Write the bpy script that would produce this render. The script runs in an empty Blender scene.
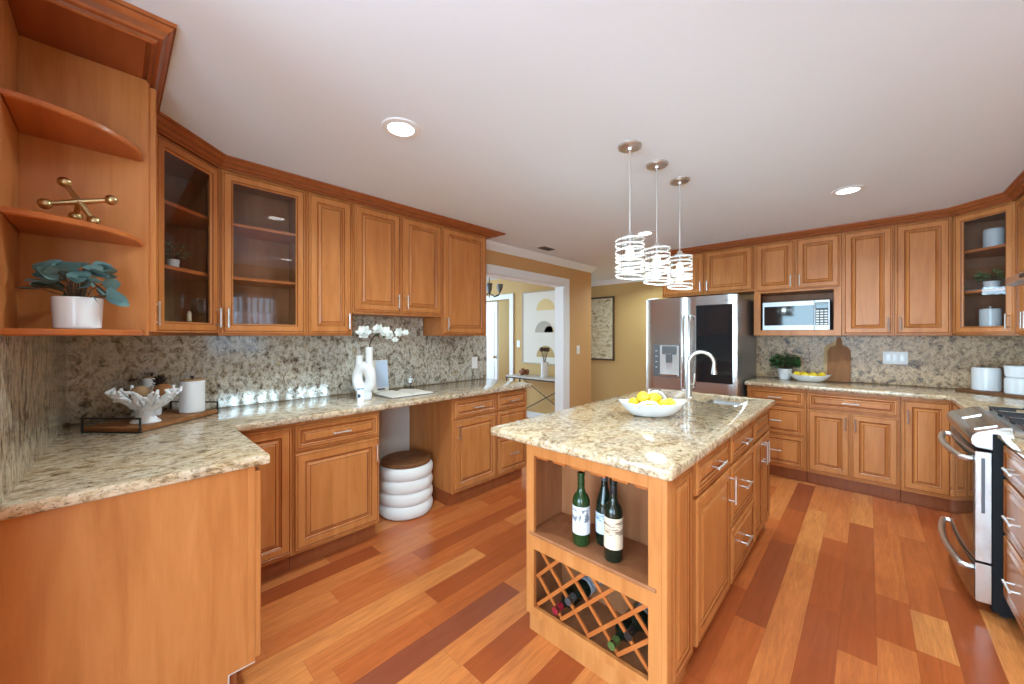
import bpy, bmesh, math, random
from mathutils import Matrix, Vector
random.seed(7)
S = bpy.context.scene
COL = S.collection
PI = math.pi
R_ = math.radians

# ------------------------------------------------------------------ camera
cam_d = bpy.data.cameras.new('camera'); cam = bpy.data.objects.new('camera', cam_d); COL.objects.link(cam)
cam.location = (0, 0, 1.373); cam.rotation_euler = (R_(90), 0, R_(43.39))
cam_d.sensor_width = 36; cam_d.lens = 376.92/1024*36; cam_d.shift_y = -6.4/1024
cam_d.clip_start = 0.02
S.camera = cam

# ------------------------------------------------------------------ world, exposure
S.view_settings.view_transform = 'Standard'; S.view_settings.look = 'None'
S.view_settings.gamma = 1; S.view_settings.use_curve_mapping = False
S.view_settings.exposure = 0.36
W = bpy.data.worlds.new('world'); S.world = W; W.use_nodes = True
W.node_tree.nodes['Background'].inputs[0].default_value = (0.72, 0.98, 1.2, 1)
W.node_tree.nodes['Background'].inputs[1].default_value = 2.5

# ------------------------------------------------------------------ lights
def area(name, loc, target, sx, sy, power, col=(1, 1, 1)):
    d = bpy.data.lights.new(name, 'AREA'); d.shape = 'RECTANGLE'; d.size = sx; d.size_y = sy; d.energy = power; d.color = col
    o = bpy.data.objects.new(name, d); COL.objects.link(o); o.location = loc
    o.rotation_euler = (Vector(target)-Vector(loc)).to_track_quat('-Z', 'Y').to_euler()
    return o
DAY = (0.76, 1.18, 1.48)
sun_d = bpy.data.lights.new('sun', 'SUN'); sun_d.energy = 7.5; sun_d.angle = R_(.6); sun_d.color = (.62, .98, 1.36)
sun = bpy.data.objects.new('sun', sun_d); COL.objects.link(sun); sun.rotation_euler = Vector((1, .12, .224)).to_track_quat('Z', 'Y').to_euler()
area('daylight_side_window', (1.35, -1.6, 1.2), (0, -1.6, 1.2), 1.9, 1.9, 62, DAY)
area('fill_behind_camera', (-1.0, -4.05, 1.3), (-1.0, 0, 1.3), 3.6, 2.2, 205, DAY)  # soft fill added behind the camera, set in an unseen back window
area('added_light_dining_room', (-7.6, 2.2, 1.5), (0, 2.2, 1.5), 2.4, 1.8, 105, DAY)  # added light so the dining room is not dark, source unseen
area('added_light_hall', (-7.6, 5.6, 1.5), (0, 5.6, 1.5), 1.0, 1.8, 22, DAY)  # added light from the unseen hall end, brightens the hall wall
WARM = (0.94, 1.20, 1.26)

# ------------------------------------------------------------------ materials
def mat(name, col=(.8, .8, .8), rough=.5, metal=0., **kw):
    m = bpy.data.materials.new(name); m.use_nodes = True
    b = m.node_tree.nodes['Principled BSDF']
    b.inputs['Base Color'].default_value = (*col, 1); b.inputs['Roughness'].default_value = rough
    b.inputs['Metallic'].default_value = metal
    for k, v in kw.items():
        b.inputs[k.replace('_', ' ')].default_value = v
    return m
def srgb(r, g, b):
    f = lambda c: (c/255/12.92) if c/255 <= .04045 else ((c/255+.055)/1.055)**2.4
    return (f(r), f(g), f(b))
class NT:
    def __init__(s, m): s.t = m.node_tree; s.b = s.t.nodes['Principled BSDF']
    def n(s, typ, **kw):
        x = s.t.nodes.new(typ)
        for k, v in kw.items():
            if k in x.inputs: x.inputs[k].default_value = v
            else: setattr(x, k, v)
        return x
    def l(s, a, b): s.t.links.new(a, b)
    def ramp(s, fac, stops):
        r = s.n('ShaderNodeValToRGB'); e = r.color_ramp.elements
        while len(e) < len(stops): e.new(.5)
        for q, (p, c) in zip(e, stops): q.position = p; q.color = (*c, 1)
        s.l(fac, r.inputs[0]); return r.outputs[0]
    def mix(s, fac, a, b, blend='MIX'):
        x = s.n('ShaderNodeMix', data_type='RGBA', blend_type=blend)
        for sock, v in ((x.inputs['Factor'], fac), (x.inputs[6], a), (x.inputs[7], b)):
            if hasattr(v, 'links'): s.l(v, sock)
            else: sock.default_value = v if not isinstance(v, tuple) or len(v) == 4 else (*v, 1)
        return x.outputs[2]
    def coords(s, scale, rot=(0, 0, 0), out='Object', rnd=True):
        tc = s.n('ShaderNodeTexCoord'); mp = s.n('ShaderNodeMapping'); mp.inputs['Scale'].default_value = scale; mp.inputs['Rotation'].default_value = rot
        s.l(tc.outputs[out], mp.inputs[0])
        if rnd:
            oi = s.n('ShaderNodeObjectInfo'); vm = s.n('ShaderNodeVectorMath', operation='SCALE'); cv = s.n('ShaderNodeCombineXYZ')
            for i in range(3): s.l(oi.outputs['Random'], cv.inputs[i])
            vm.inputs['Scale'].default_value = 17; s.l(cv.outputs[0], vm.inputs[0]); s.l(vm.outputs[0], mp.inputs[1])
        return mp.outputs[0]
    def noise(s, vec, scale, detail=4, rough=.55, dist=0.):
        x = s.n('ShaderNodeTexNoise', Scale=scale, Detail=detail, Roughness=rough, Distortion=dist); s.l(vec, x.inputs[0]); return x.outputs[0]
    def bump(s, h, strength=.1, dist=.01):
        x = s.n('ShaderNodeBump', Strength=strength, Distance=dist); s.l(h, x.inputs['Height']); s.l(x.outputs[0], s.b.inputs['Normal'])

def wood(name, c0, c1, c2, rough=.33, sc=(9, 9, 1.1), coat=.08):
    m = mat(name, c1, rough); t = NT(m)
    v = t.coords(sc); n1 = t.noise(v, 1.6, 5, .6, .6)
    c = t.ramp(n1, [(.25, c0), (.5, c1), (.78, c2)])
    v2 = t.coords((90, 90, 5)); n2 = t.noise(v2, 1, 3)
    c = t.mix(.12, c, t.ramp(n2, [(.3, c0), (.7, c2)]))
    t.l(c, t.b.inputs['Base Color']); m.node_tree.nodes['Principled BSDF'].inputs['Coat Weight'].default_value = coat; t.b.inputs['Specular IOR Level'].default_value = .22
    t.b.inputs['Coat Roughness'].default_value = .2
    return m
M = {}
M['wood'] = wood('maple_stain', srgb(170, 100, 50), srgb(191, 121, 65), srgb(206, 136, 79))
M['woodh'] = wood('maple_stain_horizontal', srgb(162, 82, 38), srgb(178, 98, 46), srgb(192, 112, 58), sc=(1.1, 9, 9))
M['glaze'] = wood('maple_glaze', srgb(116, 60, 28), srgb(132, 70, 34), srgb(148, 82, 42))
M['crown'] = wood('crown_stain', srgb(138, 68, 32), srgb(156, 82, 40), srgb(170, 96, 50), sc=(1.1, 9, 9))
M['inside'] = wood('cabinet_interior', srgb(138, 86, 54), srgb(158, 100, 64), srgb(172, 114, 76), rough=.5)
M['toe'] = wood('toe_stain', srgb(132, 70, 38), srgb(150, 82, 46), srgb(162, 92, 54))
M['darkwood'] = wood('walnut', srgb(95, 60, 36), srgb(120, 78, 48), srgb(142, 96, 60), rough=.5, coat=0)
M['board'] = wood('board_wood', srgb(125, 80, 45), srgb(150, 98, 58), srgb(172, 120, 76), rough=.55, coat=0)
M['paleboard'] = wood('pale_board_wood', srgb(176, 140, 95), srgb(196, 160, 112), srgb(210, 178, 130), rough=.55, coat=0)
M['raw'] = mat('raw_plywood_edge', srgb(205, 190, 180), .6)

def granite(name, dark=None, sx=(1, 1, 1), rot=(0, 0, 0), warm=None):
    m = mat(name, (.6, .55, .45), .09); t = NT(m)
    v = t.coords(sx, rot, rnd=False)
    n0 = t.noise(v, 3.2, 5, .6, 1.2); n1 = t.noise(v, 22, 6, .7, .8); n2 = t.noise(v, 52, 5, .7, .4); n3 = t.noise(v, 110, 3, .6); n4 = t.noise(v, 6, 5, .6, 1.5)
    base = t.ramp(n1, [(.30, srgb(92, 76, 58)), (.41, srgb(164, 138, 100)), (.48, srgb(216, 196, 160)), (.60, srgb(234, 222, 198)), (.78, srgb(196, 158, 106))])
    grey = t.ramp(n2, [(.36, srgb(84, 72, 64)), (.46, srgb(166, 152, 136)), (.60, srgb(232, 222, 204))])
    f = t.ramp(n0, [(.38, (0.10,)*3), (.62, (.65,)*3)])
    c = t.mix(f, base, grey)
    spk = t.ramp(n2, [(.32, (1,)*3), (.37, (0,)*3)])
    c = t.mix(spk, c, (*srgb(62, 48, 40), 1))
    spk2 = t.ramp(n3, [(.33, (.7,)*3), (.39, (0,)*3)])
    c = t.mix(spk2, c, (*srgb(96, 78, 60), 1))
    rust = t.ramp(n4, [(.58, (0,)*3), (.72, (.5,)*3)])
    c = t.mix(rust, c, (*srgb(178, 126, 70), 1))
    if warm: c = t.mix(1., c, (*warm, 1), 'MULTIPLY')
    if dark:
        n5 = t.noise(v, 13, 12, .74, .5); n6 = t.noise(v, 34, 8, .74, .3); n7 = t.noise(v, 3, 4, .6, .8)
        ca = t.ramp(n5, [(.39, srgb(58, 46, 38)), (.44, srgb(122, 102, 82)), (.49, srgb(200, 184, 156)), (.53, srgb(228, 220, 204)), (.57, srgb(150, 140, 128)), (.62, srgb(196, 166, 120))])
        cb = t.ramp(n6, [(.40, srgb(50, 42, 38)), (.45, srgb(126, 110, 94)), (.50, srgb(198, 186, 166)), (.56, srgb(230, 224, 210)), (.63, srgb(150, 122, 86))])
        c = t.mix(t.ramp(n7, [(.35, (.30,)*3), (.65, (.65,)*3)]), ca, cb)
        c = t.mix(t.ramp(n7, [(.50, (0,)*3), (.70, (.35,)*3)]), c, t.mix(1., c, (.62, .54, .46, 1), 'MULTIPLY'))
        c = t.mix(1., c, (*dark, 1), 'MULTIPLY'); t.b.inputs['Roughness'].default_value = .11; t.b.inputs['Specular IOR Level'].default_value = .5
    t.l(c, t.b.inputs['Base Color'])
    return m
M['granite'] = granite('granite_counter', None, (1.0, .8, 1), (0, 0, .4), (.97, .87, .78))
M['granite_left'] = granite('granite_left_counter', None, (1.25, .75, 1), (0, 0, -.35), (.95, .89, .84))
M['granite_wall'] = granite('granite_backsplash', (.86, .89, .93), (1, 1.0, .8))
M['granite_far'] = granite('granite_backsplash_brown', (.92, .70, .52), (1, 1, .9), (.3, 0, .2)); M['granite_far'].node_tree.nodes['Principled BSDF'].inputs['Roughness'].default_value = .3; M['granite_far'].node_tree.nodes['Principled BSDF'].inputs['Specular IOR Level'].default_value = .25
M['granite_wall2'] = granite('granite_backsplash_streaked', (.95, .88, .78), (1.6, 2.4, .55))

def paint(name, col, rough=.7):
    m = mat(name, col, rough); t = NT(m); v = t.coords((1, 1, 1), rnd=False)
    t.bump(t.noise(v, 120, 2), .04, .003); return m
M['ceiling'] = paint('ceiling_paint', (.79, .86, .935), .8)
M['tan'] = paint('tan_wall_paint', srgb(203, 155, 100))
M['tan2'] = paint('olive_tan_wall_paint', srgb(200, 164, 106))
M['white'] = paint('white_trim_paint', (.82, .82, .82), .4)
M['knee'] = paint('grey_wall_paint', srgb(214, 204, 194))
M['ceramic'] = mat('white_ceramic', (.83, .83, .84), .22)
M['matte'] = mat('matte_white_ceramic', (.80, .79, .77), .6)
M['coral'] = mat('white_resin_coral', (.90, .91, .93), .45)
M['plastic'] = mat('white_plastic', (.8, .79, .77), .4)
M['nickel'] = mat('brushed_nickel', (.70, .69, .67), .36, 1.)
M['chrome'] = mat('polished_chrome', (.80, .80, .80), .10, 1.)
M['black'] = mat('black_metal', (.015, .015, .017), .4)
M['iron'] = mat('cast_iron', (.03, .03, .035), .45)
M['blackgl'] = mat('black_glass', (.012, .013, .015), .05)
M['ovengl'] = mat('oven_door_glass', (.03, .022, .016), .03, 0., Coat_Weight=.6)
M['rubber'] = mat('black_enamel', (.008, .008, .009), .5, 0., Specular_IOR_Level=.2)
M['brass'] = mat('aged_brass', srgb(190, 165, 120), .3, 1.)
M['lemon'] = mat('lemon_peel', srgb(250, 215, 60), .38)
M['leaf_blue'] = mat('eucalyptus_leaf', srgb(96, 128, 126), .6)
M['leaf'] = mat('green_leaf', srgb(46, 92, 44), .5)
M['leafp'] = mat('pale_leaf', srgb(120, 142, 96), .55)
M['stem'] = mat('brown_stem', srgb(80, 58, 40), .7)
M['petal'] = mat('white_petal', (.85, .85, .80), .5)
M['soil'] = mat('dark_soil', srgb(50, 38, 30), .9)
M['paper'] = mat('book_paper', srgb(236, 230, 218), .7)
M['bluepic'] = mat('pale_blue_print', srgb(196, 214, 236), .5)
M['navy'] = mat('navy_ink', srgb(52, 66, 104), .6)
M['cork'] = mat('cork_lid', srgb(168, 130, 92), .8)
M['bottle'] = mat('dark_bottle_glass', (.008, .014, .008), .06)
M['bottleg'] = mat('green_bottle_glass', (.015, .045, .012), .06)
M['redcap'] = mat('red_capsule', srgb(140, 28, 44), .35)
M['graycap'] = mat('grey_capsule', srgb(92, 96, 104), .3, .6)
M['greencap'] = mat('green_capsule', srgb(74, 92, 46), .35)
M['blackcap'] = mat('black_capsule', srgb(26, 26, 28), .35)
M['copper'] = mat('dispenser_recess', srgb(120, 122, 124), .35, .5)
M['darkgrey'] = mat('dark_grey_cabinet_steel', (.13, .13, .14), .45, .3)
M['ink'] = mat('dark_ink', srgb(40, 40, 46), .6)
def steel():
    m = mat('stainless_steel', (.60, .57, .55), .26, 1.); t = NT(m)
    v = t.coords((2, 2, 260)); t.bump(t.noise(v, 1, 2), .03, .002); return m
M['steel'] = steel()
M['mwsteel'] = mat('dull_silver', (.46, .46, .46), .40, .9)
def fabric():
    m = mat('boucle_fabric', (.80, .79, .77), .9); t = NT(m)
    v = t.coords((1, 1, 1)); t.bump(t.noise(v, 160, 3), .35, .004); return m
M['fabric'] = fabric()
def emis(name, col, e):
    m = mat(name, col, .5); b = m.node_tree.nodes['Principled BSDF']
    b.inputs['Emission Color'].default_value = (*col, 1); b.inputs['Emission Strength'].default_value = e; return m
M['lamp'] = emis('lit_lens', (1, .97, .92), 6)
M['bulb'] = emis('lit_bulb', (1, .95, .88), 2.2)
def thin_glass(name, tint, f0=.5, rough=0.02):
    m = bpy.data.materials.new(name); m.use_nodes = True; nt = m.node_tree; nt.nodes.clear()
    o = nt.nodes.new('ShaderNodeOutputMaterial'); mx = nt.nodes.new('ShaderNodeMixShader'); tr = nt.nodes.new('ShaderNodeBsdfTransparent'); gl = nt.nodes.new('ShaderNodeBsdfGlossy'); lw = nt.nodes.new('ShaderNodeLayerWeight'); lw.inputs[0].default_value = .5; pw = nt.nodes.new('ShaderNodeMath'); pw.operation = 'POWER'; pw.inputs[1].default_value = 5; fr = nt.nodes.new('ShaderNodeMath'); fr.operation = 'MULTIPLY_ADD'; fr.inputs[1].default_value = 1-f0; fr.inputs[2].default_value = f0
    tr.inputs[0].default_value = (*tint, 1); gl.inputs['Roughness'].default_value = rough; nt.links.new(lw.outputs['Facing'], pw.inputs[0]); nt.links.new(pw.outputs[0], fr.inputs[0])
    nt.links.new(fr.outputs[0], mx.inputs[0]); nt.links.new(tr.outputs[0], mx.inputs[1]); nt.links.new(gl.outputs[0], mx.inputs[2]); nt.links.new(mx.outputs[0], o.inputs[0]); return m
M['glass'] = thin_glass('cabinet_glass', (.95, .955, .96), .035)
M['clear'] = thin_glass('clear_glass', (.965, .97, .97), .03)
def shade_band():
    m = bpy.data.materials.new('frosted_white_band'); m.use_nodes = True; nt = m.node_tree; b = nt.nodes['Principled BSDF']
    b.inputs['Base Color'].default_value = (.9, .89, .87, 1); b.inputs['Roughness'].default_value = .3
    b.inputs['Transmission Weight'].default_value = 0; 
    tl = nt.nodes.new('ShaderNodeBsdfTranslucent'); tl.inputs[0].default_value = (.95, .93, .9, 1)
    mx = nt.nodes.new('ShaderNodeMixShader'); mx.inputs[0].default_value = .45
    nt.links.new(b.outputs[0], mx.inputs[1]); nt.links.new(tl.outputs[0], mx.inputs[2]); nt.links.new(mx.outputs[0], nt.nodes['Material Output'].inputs[0]); return m
M['band'] = shade_band()
def label_mat(name, paper, ink, kind):
    m = mat(name, paper, .6); t = NT(m)
    v = t.coords((60, 60, 55) if kind == 'print' else (25, 25, 180), rnd=False); n = t.noise(v, 1, 2)
    sep = t.n('ShaderNodeSeparateXYZ'); tc = t.n('ShaderNodeTexCoord'); t.l(tc.outputs['Object'], sep.inputs[0])
    a = t.n('ShaderNodeMath', operation='COMPARE'); t.l(sep.outputs[2], a.inputs[0]); a.inputs[1].default_value = .128; a.inputs[2].default_value = .026
    f = t.ramp(n, [(.50, (0,)*3), (.56, (1,)*3)])
    g = t.n('ShaderNodeMath', operation='MULTIPLY'); t.l(f, g.inputs[0]); t.l(a.outputs[0], g.inputs[1])
    t.l(t.mix(g.outputs[0], (*paper, 1), (*ink, 1)), t.b.inputs['Base Color']); return m
M['label1'] = label_mat('printed_white_label', srgb(222, 222, 224), srgb(120, 126, 136), 'print')
M['label2'] = label_mat('printed_cream_label', srgb(226, 206, 178), srgb(150, 120, 96), 'lines')
M['label3'] = label_mat('printed_blue_white_label', srgb(206, 214, 226), srgb(96, 120, 150), 'lines')

# floor: every plank carries its own tone
def floor_mat():
    m = mat('cherry_plank_floor', (.5, .2, .1), .2); t = NT(m)
    at = t.n('ShaderNodeAttribute', attribute_name='tone'); uvn = t.n('ShaderNodeUVMap')
    c = t.ramp(at.outputs['Fac'], [(0, srgb(142, 74, 50)), (.18, srgb(150, 74, 42)), (.42, srgb(176, 86, 42)), (.62, srgb(198, 106, 54)), (.82, srgb(216, 130, 70)), (1, srgb(226, 150, 84))])
    tc = t.n('ShaderNodeTexCoord'); mp = t.n('ShaderNodeMapping'); mp.inputs['Scale'].default_value = (14, 1.1, 1)
    sh = t.n('ShaderNodeCombineXYZ'); at2 = t.n('ShaderNodeAttribute', attribute_name='shift'); t.l(at2.outputs['Fac'], sh.inputs[1]); t.l(at2.outputs['Fac'], sh.inputs[0])
    t.l(tc.outputs['Object'], mp.inputs[0]); t.l(sh.outputs[0], mp.inputs[1])
    n = t.noise(mp.outputs[0], 1.3, 5, .6, 1.6); n2 = t.noise(mp.outputs[0], 9, 3, .6)
    c = t.mix(t.ramp(n, [(.32, (.65,)*3), (.62, (0,)*3)]), c, t.mix(.5, c, (*srgb(124, 58, 30), 1)))
    c = t.mix(t.ramp(n2, [(.3, (.3,)*3), (.6, (0,)*3)]), c, (*srgb(134, 72, 44), 1))
    # fine seam between planks, from the plank's own uv
    sp = t.n('ShaderNodeSeparateXYZ'); t.l(uvn.outputs[0], sp.inputs[0])
    lo = t.n('ShaderNodeMath', operation='MINIMUM'); t.l(sp.outputs[0], lo.inputs[0]); t.l(sp.outputs[1], lo.inputs[1])
    e = t.n('ShaderNodeMath', operation='LESS_THAN'); t.l(lo.outputs[0], e.inputs[0]); e.inputs[1].default_value = .0011
    ff = t.n('ShaderNodeMath', operation='MULTIPLY'); t.l(e.outputs[0], ff.inputs[0]); ff.inputs[1].default_value = .55
    c = t.mix(ff.outputs[0], c, (*srgb(66, 30, 18), 1))
    t.l(c, t.b.inputs['Base Color']); t.b.inputs['Specular IOR Level'].default_value = .4; t.b.inputs['Coat Weight'].default_value = .15; t.b.inputs['Coat Roughness'].default_value = .12
    t.bump(n2, .03, .002); return m
M['floor'] = floor_mat()

# ------------------------------------------------------------------ mesh builder
def offset(poly, d, closed=True):
    """shift a CCW outline outward (or an open path to its right) by d with mitred corners"""
    n = len(poly); out = []
    for i in range(n):
        p = Vector(poly[i])
        a = Vector(poly[i-1]) if (closed or i > 0) else None
        b = Vector(poly[(i+1) % n]) if (closed or i < n-1) else None
        ns = []
        if a is not None: e = (p-a).normalized(); ns.append(Vector((e.y, -e.x)))
        if b is not None: e = (b-p).normalized(); ns.append(Vector((e.y, -e.x)))
        if len(ns) == 1: out.append(p+ns[0]*d)
        else:
            m = (ns[0]+ns[1]); k = m.length_squared
            out.append(p + m*(2*d/k) if k > 1e-6 else p+ns[0]*d)
    return [tuple(q) for q in out]
def rrect(x0, x1, y0, y1, r, k=5):
    pts = []
    for cx, cy, a0 in ((x1-r, y1-r, 0), (x0+r, y1-r, 90), (x0+r, y0+r, 180), (x1-r, y0+r, 270)):
        for i in range(k+1):
            a = R_(a0+90*i/k); pts.append((cx+r*math.cos(a), cy+r*math.sin(a)))
    return pts
class MB:
    def __init__(s): s.v = []; s.f = []; s.m = []
    def add(s, vs, fs, mi=0):
        o = len(s.v); s.v += [tuple(v) for v in vs]; s.f += [tuple(o+i for i in f) for f in fs]; s.m += [mi]*len(fs); return s
    def box(s, x0, x1, y0, y1, z0, z1, b=.0015, mi=0):
        b = min(b, (x1-x0)*.3, (y1-y0)*.3, (z1-z0)*.3)
        X = ((x0, x0+b), (x1, x1-b)); Y = ((y0, y0+b), (y1, y1-b)); Z = ((z0, z0+b), (z1, z1-b))
        vs = []; ix = {}
        for i in (0, 1):
            for j in (0, 1):
                for k in (0, 1):
                    for a in range(3):
                        ix[i, j, k, a] = len(vs)
                        vs.append((X[i][a != 0], Y[j][a != 1], Z[k][a != 2]))
        fs = []
        for a in range(3):
            for t in (0, 1):
                q = []
                for (u, w) in ((0, 0), (1, 0), (1, 1), (0, 1)):
                    c = [0, 0, 0]; c[a] = t; c[(a+1) % 3] = u; c[(a+2) % 3] = w; q.append(ix[(*c, a)])
                fs.append(q)
            for u in (0, 1):
                for w in (0, 1):
                    b1, b2 = (a+1) % 3, (a+2) % 3
                    c = [0, 0, 0]; c[b1] = u; c[b2] = w; d = list(c); d[a] = 1
                    fs.append([ix[(*c, b1)], ix[(*d, b1)], ix[(*d, b2)], ix[(*c, b2)]])
        for i in (0, 1):
            for j in (0, 1):
                for k in (0, 1): fs.append([ix[i, j, k, a] for a in range(3)])
        return s.add(vs, fs, mi)
    def rings(s, rings, mi=0, cap0=True, cap1=True, loop=False, closed=True):
        n = len(rings[0]); o = len(s.v)
        for r in rings: s.v += [tuple(p) for p in r]
        K = len(rings)
        for k in range(K if loop else K-1):
            m = mi[k] if isinstance(mi, (list, tuple)) else mi
            k2 = (k+1) % K
            for i in range(n if closed else n-1):
                j = (i+1) % n
                s.f.append((o+k*n+i, o+k*n+j, o+k2*n+j, o+k2*n+i)); s.m.append(m)
        m0 = mi[0] if isinstance(mi, (list, tuple)) else mi; m1 = mi[-1] if isinstance(mi, (list, tuple)) else mi
        if not loop:
            if cap0: s.f.append(tuple(o+i for i in range(n))[::-1]); s.m.append(m0)
            if cap1: s.f.append(tuple(o+(K-1)*n+i for i in range(n))); s.m.append(m1)
        return s
    def prism(s, poly, z0, z1, b=.0, mi=0):
        if b:
            r = [(offset(poly, -b), z0), (poly, z0+b), (poly, z1-b), (offset(poly, -b), z1)]
        else: r = [(poly, z0), (poly, z1)]
        return s.rings([[(x, y, z) for x, y in p] for p, z in r], mi)
    def tube(s, pts, r, n=10, mi=0, closed=False):
        P = [Vector(p) for p in pts]; K = len(P); rr = r if isinstance(r, (list, tuple)) else [r]*K
        T = []
        for i in range(K):
            if closed: t = P[(i+1) % K]-P[i-1]
            else: t = P[min(i+1, K-1)]-P[max(i-1, 0)]
            T.append(t.normalized())
        up = Vector((0, 0, 1)) if abs(T[0].z) < .9 else Vector((1, 0, 0))
        N = (up-T[0]*up.dot(T[0])).normalized(); R = []
        for i in range(K):
            N = (N-T[i]*N.dot(T[i])).normalized(); B = T[i].cross(N)
            R.append([P[i]+(N*math.cos(2*PI*j/n)+B*math.sin(2*PI*j/n))*rr[i] for j in range(n)])
        return s.rings(R, mi, loop=closed)
    def lathe(s, prof, n=28, c=(0, 0, 0), mi=0, sx=1., sy=1., loop=False):
        R = []
        for r, z in prof:
            r = max(r, 1e-4); R.append([(c[0]+r*sx*math.cos(2*PI*j/n), c[1]+r*sy*math.sin(2*PI*j/n), c[2]+z) for j in range(n)])
        return s.rings(R, mi, loop=loop)
    def ball(s, c, r, n=16, m=10, mi=0):
        r = r if isinstance(r, (tuple, list)) else (r, r, r); R = []
        for i in range(m+1):
            a = -PI/2+PI*i/m; ca = max(math.cos(a), 1e-3)
            R.append([(c[0]+r[0]*ca*math.cos(2*PI*j/n), c[1]+r[1]*ca*math.sin(2*PI*j/n), c[2]+r[2]*math.sin(a)) for j in range(n)])
        return s.rings(R, mi)
    def sub(s, other, mtx):
        o = len(s.v); s.v += [tuple(mtx @ Vector(v)) for v in other.v]; s.f += [tuple(o+i for i in f) for f in other.f]; s.m += other.m; return s
    def build(s, name, mats, parent=None, loc=None, rz=0, smooth=35, recalc=True):
        me = bpy.data.meshes.new(name); me.from_pydata(s.v, [], s.f)
        if not isinstance(mats, (list, tuple)): mats = [mats]
        for m in mats: me.materials.append(M[m] if isinstance(m, str) else m)
        me.polygons.foreach_set('material_index', s.m)
        if recalc:
            bm = bmesh.new(); bm.from_mesh(me); bmesh.ops.recalc_face_normals(bm, faces=bm.faces[:]); bm.to_mesh(me); bm.free()
        if smooth:
            me.polygons.foreach_set('use_smooth', [True]*len(me.polygons)); me.set_sharp_from_angle(angle=R_(smooth))
        me.update()
        o = bpy.data.objects.new(name, me); COL.objects.link(o)
        if parent is not None: o.parent = parent
        if loc: o.location = loc
        if rz: o.rotation_euler.z = rz
        return o
def thing(name, label, cat, loc=(0, 0, 0), rz=0, group=None):
    o = bpy.data.objects.new(name, None); o.empty_display_size = .05; COL.objects.link(o); o.location = tuple(loc)+(0,)*(3-len(loc)); o.rotation_euler = (0, 0, rz)
    o['label'] = label; o['category'] = cat
    if group: o['group'] = group
    return o
def tag(o, label, cat, group=None):
    o['label'] = label; o['category'] = cat
    if group: o['group'] = group
    return o
def struct(o): o['kind'] = 'structure'; return o
def copy_tree(o, parent=None):
    c = o.copy(); COL.objects.link(c)
    if parent is not None: c.parent = parent
    for ch in list(o.children): copy_tree(ch, c)
    return c
def clone(o, loc=None, rz=None, label=None):
    c = copy_tree(o)
    if loc is not None: c.location = loc
    if rz is not None: c.rotation_euler.z = rz
    if label: c['label'] = label
    return c

# ------------------------------------------------------------------ room shell
XL, XR, YN, YF, ZC = -3.03, 1.106, -.2, 5.04, 2.40
def YW(x): return -.190-.0335*(x+3.03)      # the near wall is a touch out of square
def wall(name, boxes, m='tan'):
    mb = MB()
    for b in boxes: mb.box(*b, b=0.0005)
    return struct(mb.build(name, m, smooth=0))
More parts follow.
